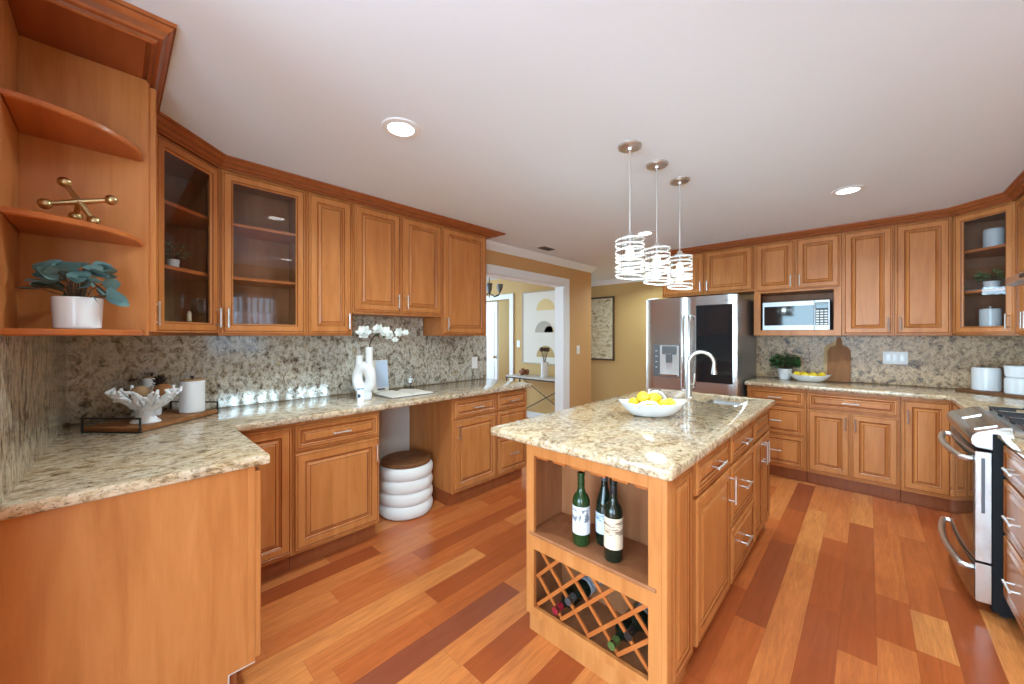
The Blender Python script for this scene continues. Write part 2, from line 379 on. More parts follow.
# floor planks
def build_floor():
    rnd = random.Random(11); W0 = .1255; X0 = -1.4795
    fixed = {  # row: list of (y_end, tone)
        0: [(-.9, .5), (.05, .6), (1.495, .0), (2.6, .72)],
        1: [(-.5, .8), (.1, .6), (.99, .85), (2.0, .78)],
        2: [(0.2, .6), (1.0, .80), (1.75, .36), (2.6, .6)],
        3: [(.4, .5), (1.35, .80), (2.4, .75)],
        -1: [(-.5, .6), (.62, .75), (1.03, .58), (2.1, .55), (3.2, .5)],
        -2: [(-.4, .6), (.55, .9), (1.146, .74), (2.05, .36), (2.9, .75)],
        -3: [(.2, .8), (1.6, .88), (2.5, .46), (3.4, .5)],
        -4: [(.45, .72), (1.2, .66), (2.0, .60), (2.5, .78)],
        -5: [(.3, .6), (.8, .78), (1.30, .62), (2.45, .34), (3.2, .55)],
        -6: [(.4, .7), (1.5, .76), (2.35, .62), (3.3, .48)],
        -7: [(.1, .6), (1.16, .30), (2.1, .72), (2.9, .55)],
        -8: [(.9, .80), (1.9, .6), (3.0, .66)],
        7: [(1.6, .45), (2.35, .40), (3.4, .62), (4.5, .82)],
        8: [(1.5, .6), (2.10, .55), (3.06, .20), (3.69, .42), (4.39, .20)],
        9: [(1.6, .80), (2.85, .78), (3.8, .88), (4.6, .75)],
        10: [(1.2, .55), (2.45, .34), (3.33, .42), (4.6, .74)],
        11: [(1.4, .6), (2.18, .70), (3.05, .36), (3.72, .32), (4.5, .90)],
        12: [(1.7, .5), (2.39, .74), (2.79, .46), (4.6, .64)],
        13: [(1.9, .7), (2.41, .52), (2.75, .92), (3.7, .52), (4.6, .66)],
        14: [(2.1, .6), (3.1, .30), (4.0, .5), (4.6, .45)],
        15: [(2.0, .5), (2.99, .90), (4.0, .6)],
    }
    vs = []; fs = []; tone = []; sh = []; uv = []
    for row in range(-52, 21):
        x0 = X0+row*W0; x1 = x0+W0
        ends = []; y = -4.2
        f = fixed.get(row)
        if f:
            ends = [(-2.6, rnd.uniform(.3, .9)), (-1.4, rnd.uniform(.3, .9))] + f; 
        yy = ends[-1][0] if ends else -4.2+rnd.uniform(0, 1)
        if not f: ends = [(yy, rnd.uniform(.3, .9))]
        while yy < 6.4:
            yy += rnd.uniform(.5, 1.3)
            t = rnd.random(); t = .12 if t < .06 else (.35 if t < .3 else rnd.uniform(.5, .9))
            ends.append((yy, t))
        for ye, t in ends:
            if ye <= y+.01: continue
            ye = min(ye, 6.45); o = len(vs)
            vs += [(x0, y, 0), (x1, y, 0), (x1, ye, 0), (x0, ye, 0)]; fs.append((o, o+1, o+2, o+3)); tone.append(t); sh.append(rnd.uniform(0, 50))
            uv += [(0, 0), (W0, 0), (W0, ye-y), (0, ye-y)]
            y = ye
            if y >= 6.45: break
    me = bpy.data.meshes.new('floor'); me.from_pydata(vs, [], fs); me.materials.append(M['floor'])
    a = me.attributes.new('tone', 'FLOAT', 'FACE'); a.data.foreach_set('value', tone)
    a = me.attributes.new('shift', 'FLOAT', 'FACE'); a.data.foreach_set('value', sh)
    u = me.uv_layers.new(name='UVMap'); u.data.foreach_set('uv', [c for p in uv for c in p])
    o = bpy.data.objects.new('floor', me); COL.objects.link(o); struct(o)
build_floor()
wall('ceiling', [(-8.0, XR+.15, -4.2, 6.45, ZC, ZC+.1)], 'ceiling')
wall('wall_left', [(XL-.15, XL, YN-.15, 2.79, 0, ZC), (XL-.15, XL, 2.79, 4.25, 2.06, ZC), (XL-.15, XL, 4.25, 4.94, 0, ZC)])
mb = MB(); mb.prism([(-1.32, YW(-1.32)), (XL, YW(XL)), (XL, YN-.2), (-1.32, YN-.2)], 0, ZC); struct(mb.build('wall_near', 'tan', smooth=0))
wall('wall_fridge', [(-1.90, XR, YF, YF+.15, 0, ZC)])
wall('wall_right', [(XR, XR+.15, 1.72, YF+.15, 0, ZC), (XR, XR+.15, -.6, .92, 0, ZC), (XR, XR+.15, .92, 1.72, 0, 1.05), (XR, XR+.15, -4.2, -2.6, 0, ZC), (XR, XR+.15, -2.6, -.6, 0, .2), (XR, XR+.15, -2.6, -.6, 2.2, ZC), (XR, XR+.15, .92, 1.72, 1.98, ZC)])
wall('wall_back', [(-3.3, -2.85, -4.2, -4.05, 0, ZC), (.85, XR, -4.2, -4.05, 0, ZC), (-2.85, .85, -4.2, -4.05, 2.3, ZC), (-2.85, .85, -4.2, -4.05, 0, .2)])
wall('wall_family', [(XL-.3, XL-.15, -4.2, YN-.15, 0, ZC)])
wall('wall_hall', [(-8.0, -1.75, 6.30, 6.45, 0, ZC), (-1.90, -1.75, YF+.15, 6.30, 0, ZC)], 'tan2')
wall('wall_dining', [(-4.60, XL-.15, 4.82, 4.94, 0, ZC), (-8.0, -5.34, 4.82, 4.94, 0, ZC), (-5.34, -4.60, 4.82, 4.94, 2.02, ZC)], 'tan2')
wall('wall_dining_near', [(-8.0, XL-.15, -.40, -.2, 0, ZC)], 'tan2')
wall('wall_dining_far', [(-8.0, -7.85, -.2, 1.0, 0, ZC), (-8, -7.85, 3.4, 5.1, 0, ZC), (-8, -7.85, 6.1, 6.3, 0, ZC), (-8, -7.85, 1.0, 3.4, 0, .6), (-8, -7.85, 1.0, 3.4, 2.2, ZC), (-8, -7.85, 5.1, 6.1, 2.2, ZC), (-8, -7.85, 5.1, 6.1, 0, .6)], 'tan2')
# window frames (right wall; back, dining and hall ones are unseen and added for light)
def window(name, x0, x1, y0, y1, z0, z1, nx, nz, axis):
    mb = MB(); fr = .05
    L0, L1 = (y0, y1) if axis == 'y' else (x0, x1)
    def bar(a, b, c, d):
        if axis == 'y': mb.box(x0, x1, a, b, c, d)
        else: mb.box(a, b, y0, y1, c, d)
    bar(L0, L1, z0, z0+fr); bar(L0, L1, z1-fr, z1); bar(L0, L0+fr, z0, z1); bar(L1-fr, L1, z0, z1)
    for i in range(1, nx): c = L0+(L1-L0)*i/nx; w = .035 if i*2 == nx else .011; bar(c-w, c+w, z0+fr, z1-fr)
    for i in range(1, nz): c = z0+(z1-z0)*i/nz; bar(L0+fr, L1-fr, c-.01, c+.01)
    o = struct(mb.build(name, 'white', smooth=0))
    return o
window('window_1', XR+.06, XR+.09, .92, 1.72, 1.05, 1.98, 10, 1, 'y')
sh = bpy.data.materials.new('translucent_shade'); sh.use_nodes = True; nt = sh.node_tree; tl = nt.nodes.new('ShaderNodeBsdfTranslucent'); tl.inputs[0].default_value = (.88, .93, .97, 1); mx = nt.nodes.new('ShaderNodeMixShader'); mx.inputs[0].default_value = .8
nt.links.new(nt.nodes['Principled BSDF'].outputs[0], mx.inputs[1]); nt.links.new(tl.outputs[0], mx.inputs[2]); nt.links.new(mx.outputs[0], nt.nodes['Material Output'].inputs[0])
tag(MB().box(XR+.030, XR+.034, .925, 1.715, 1.06, 1.715).build('sun_block_shade', sh, smooth=0), 'added pale translucent shade blocking sun in the lower part of the right-hand window', 'added shade')  # unseen shade added to cut the sunbeam down to a low strip
window('window_5', XR+.04, XR+.09, -2.6, -.6, .2, 2.2, 2, 2, 'y')
window('added_window_2', -2.85, .85, -4.15, -4.09, .2, 2.3, 6, 3, 'x')
window('added_window_3', -7.95, -7.9, 1.0, 3.4, .6, 2.2, 3, 2, 'y')
window('added_window_4', -7.95, -7.9, 5.1, 6.1, .6, 2.2, 2, 2, 'y')
# white trim
def sweep(path, prof, m, dark=()):
    """profile (out, z) carried along an open path; out is to the right of travel"""
    mb = MB(); rings = []
    cols = [offset(path, o, closed=False) for o, z in prof]
    for i in range(len(path)): rings.append([(cols[k][i][0], cols[k][i][1], prof[k][1]) for k in range(len(prof))])
    mb.rings(rings, 0); n = len(prof)
    for i in range(len(mb.f)-2):
        if i % n in dark: mb.m[i] = 1
    return mb
WCR = [(0, 2.315), (.008, 2.315), (.014, 2.33), (.03, 2.345), (.052, 2.372), (.062, 2.385), (.066, 2.399), (0, 2.399)]
struct(sweep([(XL, 2.508), (XL, 4.94), (XL-.15, 4.94), (-7.8, 4.94)], WCR, 'white').build('trim_1', 'white'))
struct(sweep([(-7.8, 6.30), (-1.9, 6.30), (-1.9, YF+.15)], WCR, 'white').build('trim_2', 'white'))
# doorway casing in the left wall
def casing(mb, x0, x1, y0, y1, zt, w, near=True):
    if near: mb.box(x0, x1, y0-w, y0, 0, zt)
    mb.box(x0, x1, y1, y1+w, 0, zt); mb.box(x0, x1, (y0-w) if near else y0, y1+w, zt, zt+w)
mb = MB()
casing(mb, XL, XL+.022, 2.79, 4.25, 2.06, .095, near=False)
mb.box(XL-.15, XL, 4.235, 4.25, 0, 2.06); mb.box(XL-.15, XL, 2.79, 4.25, 2.045, 2.06); mb.box(XL-.15, XL, 2.79, 2.80, 0, 2.06)
struct(mb.build('trim_3', 'white', smooth=0))
mb = MB(); mb.box(-4.60, -4.51, 4.795, 4.82, 0, 2.02); mb.box(-5.43, -5.34, 4.795, 4.82, 0, 2.02); mb.box(-5.43, -4.51, 4.795, 4.82, 2.02, 2.11); mb.box(-4.615, -4.60, 4.82, 4.94, 0, 2.02); mb.box(-5.34, -5.325, 4.82, 4.94, 0, 2.02)
struct(mb.build('trim_4', 'white', smooth=0))
mb = MB(); mb.box(-5.325, -4.95, 4.84, 4.88, .01, 2.0)
for z0, z1 in ((.2, .9), (1.0, 1.85)): mb.box(-5.26, -5.02, 4.834, 4.841, z0, z1, b=.003)
d1 = struct(mb.build('door_1', 'white', smooth=0))
kb = MB(); kb.ball((-5.0, 4.81, .98), .026); kb.tube([(-5.0, 4.84, .98), (-5.0, 4.815, .98)], .01); kb.build('door_handle', 'brass', d1)
mb = MB(); mb.box(XL, XL+.014, 4.345, 4.94, 0, .09); mb.box(XL-.15, XL+.014, 4.94, 4.954, 0, .09); struct(mb.build('baseboard_left', 'white', smooth=0))
mb = MB(); mb.box(-7.8, -1.9, 6.285, 6.30, 0, .1); struct(mb.build('baseboard_hall', 'white', smooth=0))
mb = MB(); mb.box(-4.51, XL-.15, 4.805, 4.82, 0, .1); mb.box(-7.8, -5.43, 4.805, 4.82, 0, .1); struct(mb.build('baseboard_dining', 'white', smooth=0))

# ------------------------------------------------------------------ cabinet kit
ZU0, ZU1, ZDT = 1.373, 2.345, 2.326
def front_rings(w, h, frame, bev):
    p = [(0, 0, 0), (0, -.016, 0), (.004, -.020, 0), (.009, -.020, 1), (.012, -.0165, 0), (.015, -.020, 0), (frame, -.020, 1), (frame+.004, -.0155, 0), (frame+.010, -.011, 1), (frame+.0125, -.0105, 0), (frame+.016, -.0125, 0), (frame+bev, -.0185, 1), (frame+bev+.004, -.0165, 0), (frame+bev+.006, -.0185, 0)]
    return p
def panel_mesh(x0, x1, z0, z1, frame=.050, bev=.028):
    w, h = x1-x0, z1-z0; k = min(1., min(w, h)/2/(frame+bev+.02)); 
    mb = MB(); rr = []; ms = []
    for i, y, m in front_rings(w, h, frame*k, bev*k):
        rr.append([(x0+i, y, z0+i), (x1-i, y, z0+i), (x1-i, y, z1-i), (x0+i, y, z1-i)]); ms.append(m)
    ms[-1] = 0
    mb.rings(rr, ms); return mb
def glass_mesh(x0, x1, z0, z1):
    p = [(0, 0, 0), (0, -.016, 0), (.004, -.020, 0), (.009, -.020, 1), (.012, -.0165, 0), (.015, -.020, 0), (.044, -.020, 1), (.049, -.015, 0), (.055, -.010, 0), (.055, 0, 0)]
    mb = MB(); rr = []; ms = []
    for i, y, m in p: rr.append([(x0+i, y, z0+i), (x1-i, y, z0+i), (x1-i, y, z1-i), (x0+i, y, z1-i)]); ms.append(m)
    mb.rings(rr, ms, loop=True)
    gl = MB(); gl.box(x0+.05, x1-.05, -.009, -.006, z0+.05, z1-.05, b=.0005)
    return mb, gl
def handle(par, cx, cz, vert=True, L=.11, y=-.02):
    mb = MB(); h = L/2
    if vert: P = [(cx, y-.030, cz-h), (cx, y-.030, cz+h)]; Q = [((cx, y, cz+s*(h-.014)), (cx, y-.030, cz+s*(h-.014))) for s in (-1, 1)]
    else: P = [(cx-h, y-.030, cz), (cx+h, y-.030, cz)]; Q = [((cx+s*(h-.014), y, cz), (cx+s*(h-.014), y-.030, cz)) for s in (-1, 1)]
    mb.tube(P, .0055, 8)
    for q in Q: mb.tube(q, .0045, 8)
    return mb.build('handle', 'nickel', par)
def door(par, x0, x1, z0, z1, hs=None, hz=None, glass=False, L=.11):
    if glass:
        a, g = glass_mesh(x0, x1, z0, z1); d = a.build('door', ['wood', 'glaze'], par, smooth=20); g.build('glass_pane', 'glass', d, smooth=0)
    else: d = panel_mesh(x0, x1, z0, z1).build('door', ['wood', 'glaze'], par, smooth=20)
    if hs: handle(d, x0+.028 if hs == 'l' else x1-.028, hz, True, L)
    return d
def drawer(par, x0, x1, z0, z1, L=.11, pull=True):
    d = panel_mesh(x0, x1, z0, z1, .026, .022).build('drawer', ['wood', 'glaze'], par, smooth=20)
    if pull: handle(d, (x0+x1)/2, (z0+z1)/2, False, L)
    return d
def boards(par, w, d, z0, z1, t=.018, open_front=True, m='inside', back=True, top=True, face=.035):
    """hollow carcass with a face frame"""
    mb = MB()
    mb.box(0, t, .001, d, z0, z1); mb.box(w-t, w, .001, d, z0, z1)
    mb.box(t, w-t, .001, d, z0, z0+t)
    if top: mb.box(t, w-t, .001, d, z1-t, z1)
    if back: mb.box(t, w-t, d-.008, d, z0+t, z1-t)
    return mb.build('carcass', ['inside' if m == 'inside' else m], par, smooth=0)
def base_cab(label, loc, rz, w, d=.628, fronts=(), toe=.11, toe_in=.055, group=None, top=.875):
    t = thing('base_cabinet', label, 'cabinet', loc, rz, group)
    MB().box(0, w, 0, d, toe, top).build('carcass', 'wood', t, smooth=0)
    MB().box(.0, w, toe_in, d, 0, toe-.001).build('toe_kick', 'toe', t, smooth=0)
    for f in fronts:
        if f[0] == 'door': door(t, *f[1:])
        else: drawer(t, *f[1:])
    return t
def wall_cab(label, loc, rz, w, d=.305, z0=ZU0, z1=ZU1, fronts=(), glass=False):
    t = thing('wall_cabinet', label, 'cabinet', (loc[0], loc[1], z0), rz)
    H = z1-z0
    if glass:
        boards(t, w, d, 0, H)
        mb = MB(); mb.box(0, .03, 0, .018, 0, H); mb.box(w-.03, w, 0, .018, 0, H); mb.box(.03, w-.03, 0, .018, 0, .03); mb.box(.03, w-.03, 0, .018, H-.03, H)
        mb.build('face_frame', 'wood', t, smooth=0)
        for z in SHELF: MB().box(.019, w-.019, .02, d-.01, z-z0-.018, z-z0).build('shelf', 'woodh', t, smooth=0)
    else: MB().box(0, w, 0, d, 0, H).build('carcass', 'wood', t, smooth=0)
    for x0, x1, a, b, hs, hz in fronts: door(t, x0, x1, a-z0, b-z0, hs, hz-z0 if hz else None, glass)
    return t
SHELF = (1.725, 2.045)
R90 = PI/2

# --- left wall uppers (faces at x = -2.725, local x runs along +y)
def lu(label, ya, yb, z0, fr, glass=False):
    return wall_cab(label, (-2.725, ya), R90, yb-ya, z0=z0, fronts=fr, glass=glass)
DB = 1.388; HZ = 1.475
lu('wall cabinet with one wide glass door and empty shelves, beside the angled corner cabinet', .415, .884, ZU0, [(.014, .458, DB, ZDT, 'l', HZ)], True)
lu('narrow tall wall cabinet with a solid raised-panel door, right of the wide glass-door cabinet', .886, 1.192, ZU0, [(.010, .296, DB, ZDT, 'r', HZ)])
lu('short two-door wall cabinet raised above the white vase and flowers', 1.194, 1.982, 1.535, [(.010, .378, 1.555, ZDT, 'r', 1.64), (.400, .778, 1.555, ZDT, 'l', 1.64)])
lu('single-door wall cabinet at the end of the left run, beside the doorway', 1.984, 2.506, ZU0, [(.010, .512, DB, ZDT, 'l', HZ)])
# --- near wall upper (face toward +y)
wall_cab('wall cabinet behind the open corner shelves, door seen edge-on', (-2.0, .095), PI, .418, d=.295, fronts=[(.006, .40, DB, ZDT, 'r', HZ)])
# --- diagonal glass corner cabinets
def diag(label, A, B, penta, rz):
    t = thing('corner_wall_cabinet', label, 'cabinet', (A[0], A[1], ZU0), rz)
    inv = Matrix.Translation((A[0], A[1], 0)) @ Matrix.Rotation(rz, 4, 'Z'); inv.invert()
    P = [tuple((inv @ Vector((x, y, 0)))[:2]) for x, y in penta]
    w = (Vector(B)-Vector(A)).length; H = ZU1-ZU0
    ar = sum(P[i-1][0]*P[i][1]-P[i][0]*P[i-1][1] for i in range(5))
    if ar < 0: P = P[::-1]
    mb = MB(); mb.prism(P, 0, .018); mb.prism(P, H-.018, H)
    Q = offset(P, -.012)
    for i in range(5):
        a, b, c, d = P[i-1], P[i], Q[i], Q[i-1]
        if abs(a[1]) < .01 and abs(b[1]) < .01: continue
        mb.prism([a, b, c, d], .018, H-.018)
    mb.build('carcass', 'inside', t, smooth=0)
    fb = MB(); fb.box(0, .03, 0, .018, 0, H); fb.box(w-.03, w, 0, .018, 0, H); fb.box(.03, w-.03, 0, .018, 0, .03); fb.box(.03, w-.03, 0, .018, H-.03, H)
    fb.build('face_frame', 'wood', t, smooth=0)
    I = offset(P, -.022)
    for z in SHELF: MB().prism(I, z-ZU0-.018, z-ZU0).build('shelf', 'woodh', t, smooth=0)
    return t, w
dl, w = diag('angled corner wall cabinet with a glass door, beside the open shelves, plant and glassware inside', (-2.42, .105), (-2.725, .41), [(-2.42, .105), (-2.725, .41), (XL+.002, .41), (XL+.002, YN+.002), (-2.42, YN+.002)], R_(135))
door(dl, .026, w-.008, DB-ZU0, ZDT-ZU0, 'r', HZ-ZU0, True)
dr, w = diag('angled corner wall cabinet on the right, its glass door showing white canisters', (.496, 4.685), (.776, 4.405), [(.496, 4.685), (.776, 4.405), (XR-.002, 4.405), (XR-.002, YF-.002), (.496, YF-.002)], R_(-45))
door(dr, .026, w-.010, DB-ZU0, ZDT-ZU0, 'r', HZ-ZU0, True)

# --- open quarter-round end shelves
t = thing('open_corner_shelf', 'open wooden end shelf unit with rounded shelves, holding the brass jack and eucalyptus pot', 'shelf', (-2.0, -.2235, ZU0))
def quarter(rx, ry, k=14):
    return [(0, 0)] + [(rx*math.cos(R_(90*i/k)), ry*math.sin(R_(90*i/k))) for i in range(k+1)]
H = ZU1-ZU0
MB().box(.001, .012, .003, .316, 0.0, H-.003).build('side_panel', 'wood', t, smooth=0)
MB().box(.0125, .30, .002, .014, 0.0, H-.003).build('back_panel', 'wood', t, smooth=0)
def off(p, dx, dy): return [(x+dx, y+dy) for x, y in p]
for z0, z1 in ((0, .020), (SHELF[0]-ZU0-.020, SHELF[0]-ZU0), (SHELF[1]-ZU0-.020, SHELF[1]-ZU0)):
    MB().prism(off(quarter(.288, .286), .0125, .0145), z0, z1, b=.004).build('shelf', 'woodh', t)
MB().box(.001, .282, .003, .300, H-.0025, H+.045).build('top_board', 'crown', t, smooth=0)
# --- fridge wall uppers (faces at y = 4.685)
def fu(label, xa, xb, z0, fr, z1=ZU1): return wall_cab(label, (xa, 4.685), 0, xb-xa, d=.353, z0=z0, z1=z1, fronts=fr)
fu('wide two-door wall cabinet above the refrigerator', -1.86, -.884, 1.845, [(.010, .480, 1.862, ZDT, 'r', 1.94), (.496, .966, 1.862, ZDT, 'l', 1.94)])
t = wall_cab('wall cabinet with two short doors over an open niche for the microwave', (-.882, 4.685), 0, .70, d=.353, z0=1.815, fronts=[(.018, .345, 1.838, ZDT, 'r', 1.92), (.362, .688, 1.838, ZDT, 'l', 1.92)])
mb = MB(); o = ZU0-1.815
mb.box(0, .018, .001, .352, o, -.001); mb.box(.682, .70, .001, .352, o, -.001); mb.box(.018, .682, .001, .352, o, o+.04); mb.box(.018, .682, .34, .352, o+.04, -.001)
mb.build('microwave_niche', 'inside', t, smooth=0)
mb = MB(); mb.box(0, .06, -.018, 0, o, -.001); mb.box(.645, .70, -.018, 0, o, -.001); mb.box(.06, .645, -.018, 0, o, o+.055); mb.build('niche_frame', 'wood', t, smooth=0)
fu('tall solid-door wall cabinet next to the microwave niche', -.180, .164, ZU0, [(.014, .334, DB, ZDT, 'r', HZ)])
fu('tall solid-door wall cabinet next to the angled glass cabinet on the right', .166, .494, ZU0, [(.008, .320, DB, ZDT, 'l', HZ)])
wall_cab('narrow wall cabinet on the right wall between the glass corner cabinet and the hood', (.776, 4.403), -R90, .70, fronts=[(.01, .345, DB, ZDT, 'r', HZ), (.355, .69, DB, ZDT, 'l', HZ)])
wall_cab('short wall cabinet above the range hood', (.776, 3.70), -R90, .78, z0=1.735, fronts=[(.01, .385, 1.75, ZDT, 'r', 1.83), (.395, .77, 1.75, ZDT, 'l', 1.83)])
# --- wooden crown mouldings
CDARK = (2, 5, 8)
CR = [(0, 2.333), (.004, 2.333), (.010, 2.338), (.013, 2.346), (.024, 2.349), (.030, 2.356), (.036, 2.370), (.046, 2.378), (.050, 2.384), (.056, 2.387), (.057, 2.399), (-.02, 2.399), (-.02, 2.3465), (0, 2.3465)]
mb = sweep([(-1.715, YW(-1.7)+.001), (-1.715, .088), (-2.375, .088), (-2.705, .418), (-2.705, 2.507), (XL, 2.507)], CR, 'crown', CDARK); n = len(CR)
for k in (4, 5):
    for i in range(n): x, y, z = mb.v[k*n+i]; mb.v[k*n+i] = (x, 2.507+3.6*max(CR[i][0], 0), z)
tag(mb.build('crown_moulding', ['crown', 'glaze'], smooth=25), 'stained wood crown moulding along the top of the left wall cabinets', 'moulding')
tag(sweep([(-1.861, YF), (-1.861, 4.665), (.488, 4.665), (.756, 4.397), (.756, 2.92), (XR, 2.92)], CR, 'crown', CDARK).build('crown_moulding', ['crown', 'glaze'], smooth=25), 'stained wood crown moulding over the refrigerator, microwave and right-hand cabinets', 'moulding')

# --- base cabinets, left wall (faces at x = -2.40)
def lb(label, ya, yb, fr): return base_cab(label, (-2.40, ya), R90, yb-ya, fronts=fr)
D0, D1, T0, T1 = .135, .690, .708, .852
lb('corner base cabinet with a full-height door tucked behind the near counter end', .379, .704, [('door', .035, .318, D0, T1)])
lb('base cabinet with one drawer and one door, left of the white ottoman', .706, 1.232, [('drawer', .010, .518, T0, T1), ('door', .010, .518, D0, D1, 'r', .60)])
lb('base cabinet with one drawer and one narrow door, right of the white ottoman', 1.848, 2.33, [('drawer', .014, .474, T0, T1), ('door', .014, .474, D0, D1, 'l', .60)])
lb('three-drawer base cabinet at the doorway end of the left counter', 2.332, 2.735, [('drawer', .008, .394, T0, T1), ('drawer', .008, .394, .470, D1), ('drawer', .008, .394, D0, .455)])
# --- near counter base with its broad end panel
t = base_cab('base cabinet under the near counter, plain broad end panel facing the camera', (-1.7325, .375), PI, 1.29, d=.560, fronts=[('door', -.018, .40, D0, T1), ('door', .41, .645, D0, T1)])
poly = [(0.0, .0), (-.475, .0), (-.475, .875), (.10, .875), (.10, .125), (.0, .125)]   # (-local y, z) of the end panel with its toe notch
mb = MB(); pp = [(0.600, 0), (.085, 0), (.085, .122), (0, .122), (0, .874), (.600, .874)]
mb.rings([[(-.020, y, z) for y, z in pp], [(-.0005, y, z) for y, z in pp]], 0); mb.build('end_panel', 'wood', t, smooth=0)
mb = MB(); mb.box(-.0215, .03, -.0, .085, .118, .1225); mb.box(-.0215, .03, .0805, .0855, 0, .118); mb.build('toe_edge', 'raw', t, smooth=0)
mb = MB(); mb.box(-.0215, -.02, .001, .024, .123, .873); mb.build('edge_stile', 'wood', t, smooth=0)

# --- base cabinets, fridge wall (faces at y = 4.42)
def fb(label, xa, xb, fr): return base_cab(label, (xa, 4.42), 0, xb-xa, d=.618, fronts=fr)
fb('three-drawer base cabinet beside the refrigerator', -.895, -.418, [('drawer', .012, .465, T0, T1), ('drawer', .012, .465, .430, D1), ('drawer', .012, .465, D0, .415)])
fb('base cabinet with one wide drawer over two doors, below the cutting boards', -.416, .192, [('drawer', .010, .598, T0, T1), ('door', .010, .300, D0, D1, 'r', .60), ('door', .308, .598, D0, D1, 'l', .60)])
fb('corner base cabinet with one full-height door beside the range', .194, 1.10, [('door', .010, .270, D0, T1, 'l', .72)])
t = base_cab('corner base cabinet leaf facing the room, hidden beside the range', (.487, 4.418), -R90, .722, d=.612, fronts=[('door', .03, .33, D0, T1), ('door', .36, .70, D0, T1, 'l', .72)])
base_cab('three-drawer base cabinet on the right, nearest the camera beside the range', (.487, 2.925), -R90, .50, d=.612, fronts=[('drawer', .012, .488, T0, T1), ('drawer', .012, .488, .44, D1), ('drawer', .012, .488, D0, .425)])

# ------------------------------------------------------------------ granite
def slab(poly, z0, z1, name, m, label, cat='countertop'):
    mb = MB(); b = .006
    r = [(offset(poly, -b), z0), (poly, z0+b), (poly, z1-b*1.3), (offset(poly, -.002), z1-.002), (offset(poly, -b*1.3), z1)]
    mb.rings([[(x, y, z) for x, y in p] for p, z in r]); o = mb.build(name, m, smooth=50); tag(o, label, cat); return o
GX = XL+.03; GN = YN+.03
slab([(GX, YW(GX)+.002), (-1.685, YW(-1.685)+.002), (-1.685, .417), (-2.35, .417), (-2.35, 2.755), (GX, 2.755)], .876, .915, 'countertop', 'granite_left', 'L-shaped polished granite countertop on the left run, under the coral tray and vase')
slab([(-.906, 4.376), (.452, 4.376), (.452, 3.70), (1.10, 3.70), (1.10, 5.015), (-.906, 5.015)], .876, .915, 'countertop', 'granite', 'polished granite countertop on the far run, under the lemon bowl and cutting boards')
slab([(.452, 2.30), (1.10, 2.30), (1.10, 2.925), (.452, 2.925)], .876, .915, 'countertop', 'granite', 'short granite countertop at the right edge, nearest side of the range')
tag(MB().box(XL+.001, GX, YW(XL)+.001, 2.775, .9155, 1.372).box(XL+.001, GX, 1.20, 1.975, 1.3721, 1.534).build('backsplash', 'granite_wall', smooth=0), 'granite backsplash behind the vase and books on the left wall', 'backsplash')
tag(MB().prism([(-1.34, YW(-1.34)+.001), (-1.34, YW(-1.34)+.025), (GX+.0004, YW(GX)+.025), (GX+.0004, YW(GX)+.001)], .9155, 1.372).build('backsplash', 'granite_wall2', smooth=0), 'granite backsplash under the open shelves at the left edge', 'backsplash')
tag(MB().box(-.93, 1.076, YF-.025, YF-.001, .9155, 1.372).build('backsplash', 'granite_far', smooth=0), 'granite backsplash behind the cutting boards on the far wall', 'backsplash')
tag(MB().box(XR-.026, XR-.001, 2.30, YF-.026, .9155, 1.372).box(XR-.026, XR-.001, 2.93, 3.69, 1.3721, 1.64).build('backsplash', 'granite_far', smooth=0), 'granite backsplash behind the range on the right wall', 'backsplash')

# ------------------------------------------------------------------ island
# countertop with the sink cut-out
IX0, IX1, IY0, IY1 = -1.378, -.482, 1.294, 3.253
SX0, SX1, SY0, SY1 = -.885, -.625, 2.80, 3.18
mb = MB(); k = 5
def ir(d, z): return [(x, y, z) for x, y in rrect(IX0+d, IX1-d, IY0+d, IY1-d, .012, k)]
def sr(d, z): return [(x, y, z) for x, y in rrect(SX0-d, SX1+d, SY0-d, SY1+d, .05, k)]
mb.rings([ir(.006, .876), ir(0, .882), ir(0, .907), ir(.002, .913), ir(.008, .915), sr(.004, .915), sr(0, .911), sr(0, .876)], 0, loop=True)
tag(mb.build('countertop', 'granite', smooth=50), 'granite island countertop carrying the handled lemon bowl and faucet', 'countertop')
def ib(label, ya, yb, fr, hollow=False):
    t = thing('island_cabinet', label, 'cabinet', (-.53, ya), R90)
    w = yb-ya; D = .635
    if hollow:
        m = MB(); m.box(0, .018, 0, D, .075, .875); m.box(w-.018, w, 0, D, .075, .875); m.box(.018, w-.018, 0, D, .075, .093); m.box(.018, w-.018, D-.015, D, .093, .875); m.box(.018, w-.018, 0, .015, .80, .875); m.box(.018, w-.018, 0, .015, .68, .70); m.box(w/2-.02, w/2+.02, 0, .015, .093, .68)
        m.build('carcass', 'wood', t, smooth=0)
    else: MB().box(0, w, 0, D, .075, .875).build('carcass', 'wood', t, smooth=0)
    MB().box(0, w, .045, D-.02, 0, .074).build('toe_kick', 'toe', t, smooth=0)
    for f in fr:
        if f[0] == 'door': door(t, *f[1:])
        else: drawer(t, *f[1:])
    return t
IB, IT = .090, .695
ib('island cabinet with one drawer over one tall door, next to the wine rack', 1.602, 2.172, [('drawer', .045, .558, .712, .855, .13), ('door', .045, .558, IB, IT, 'r', .60, False, .14)])
ib('island cabinet of three stacked drawers, middle of the long side', 2.174, 2.712, [('drawer', .012, .526, .712, .855, .13), ('drawer', .012, .526, .385, IT, .13), ('drawer', .012, .526, IB, .370, .13)])
t = ib('island sink cabinet with a pair of doors, far end of the island', 2.714, 3.222, [('drawer', .012, .496, .712, .855, .1, False), ('door', .012, .250, IB, IT, 'r', .60, False, .14), ('door', .258, .496, IB, IT, 'l', .60, False, .14)], True)
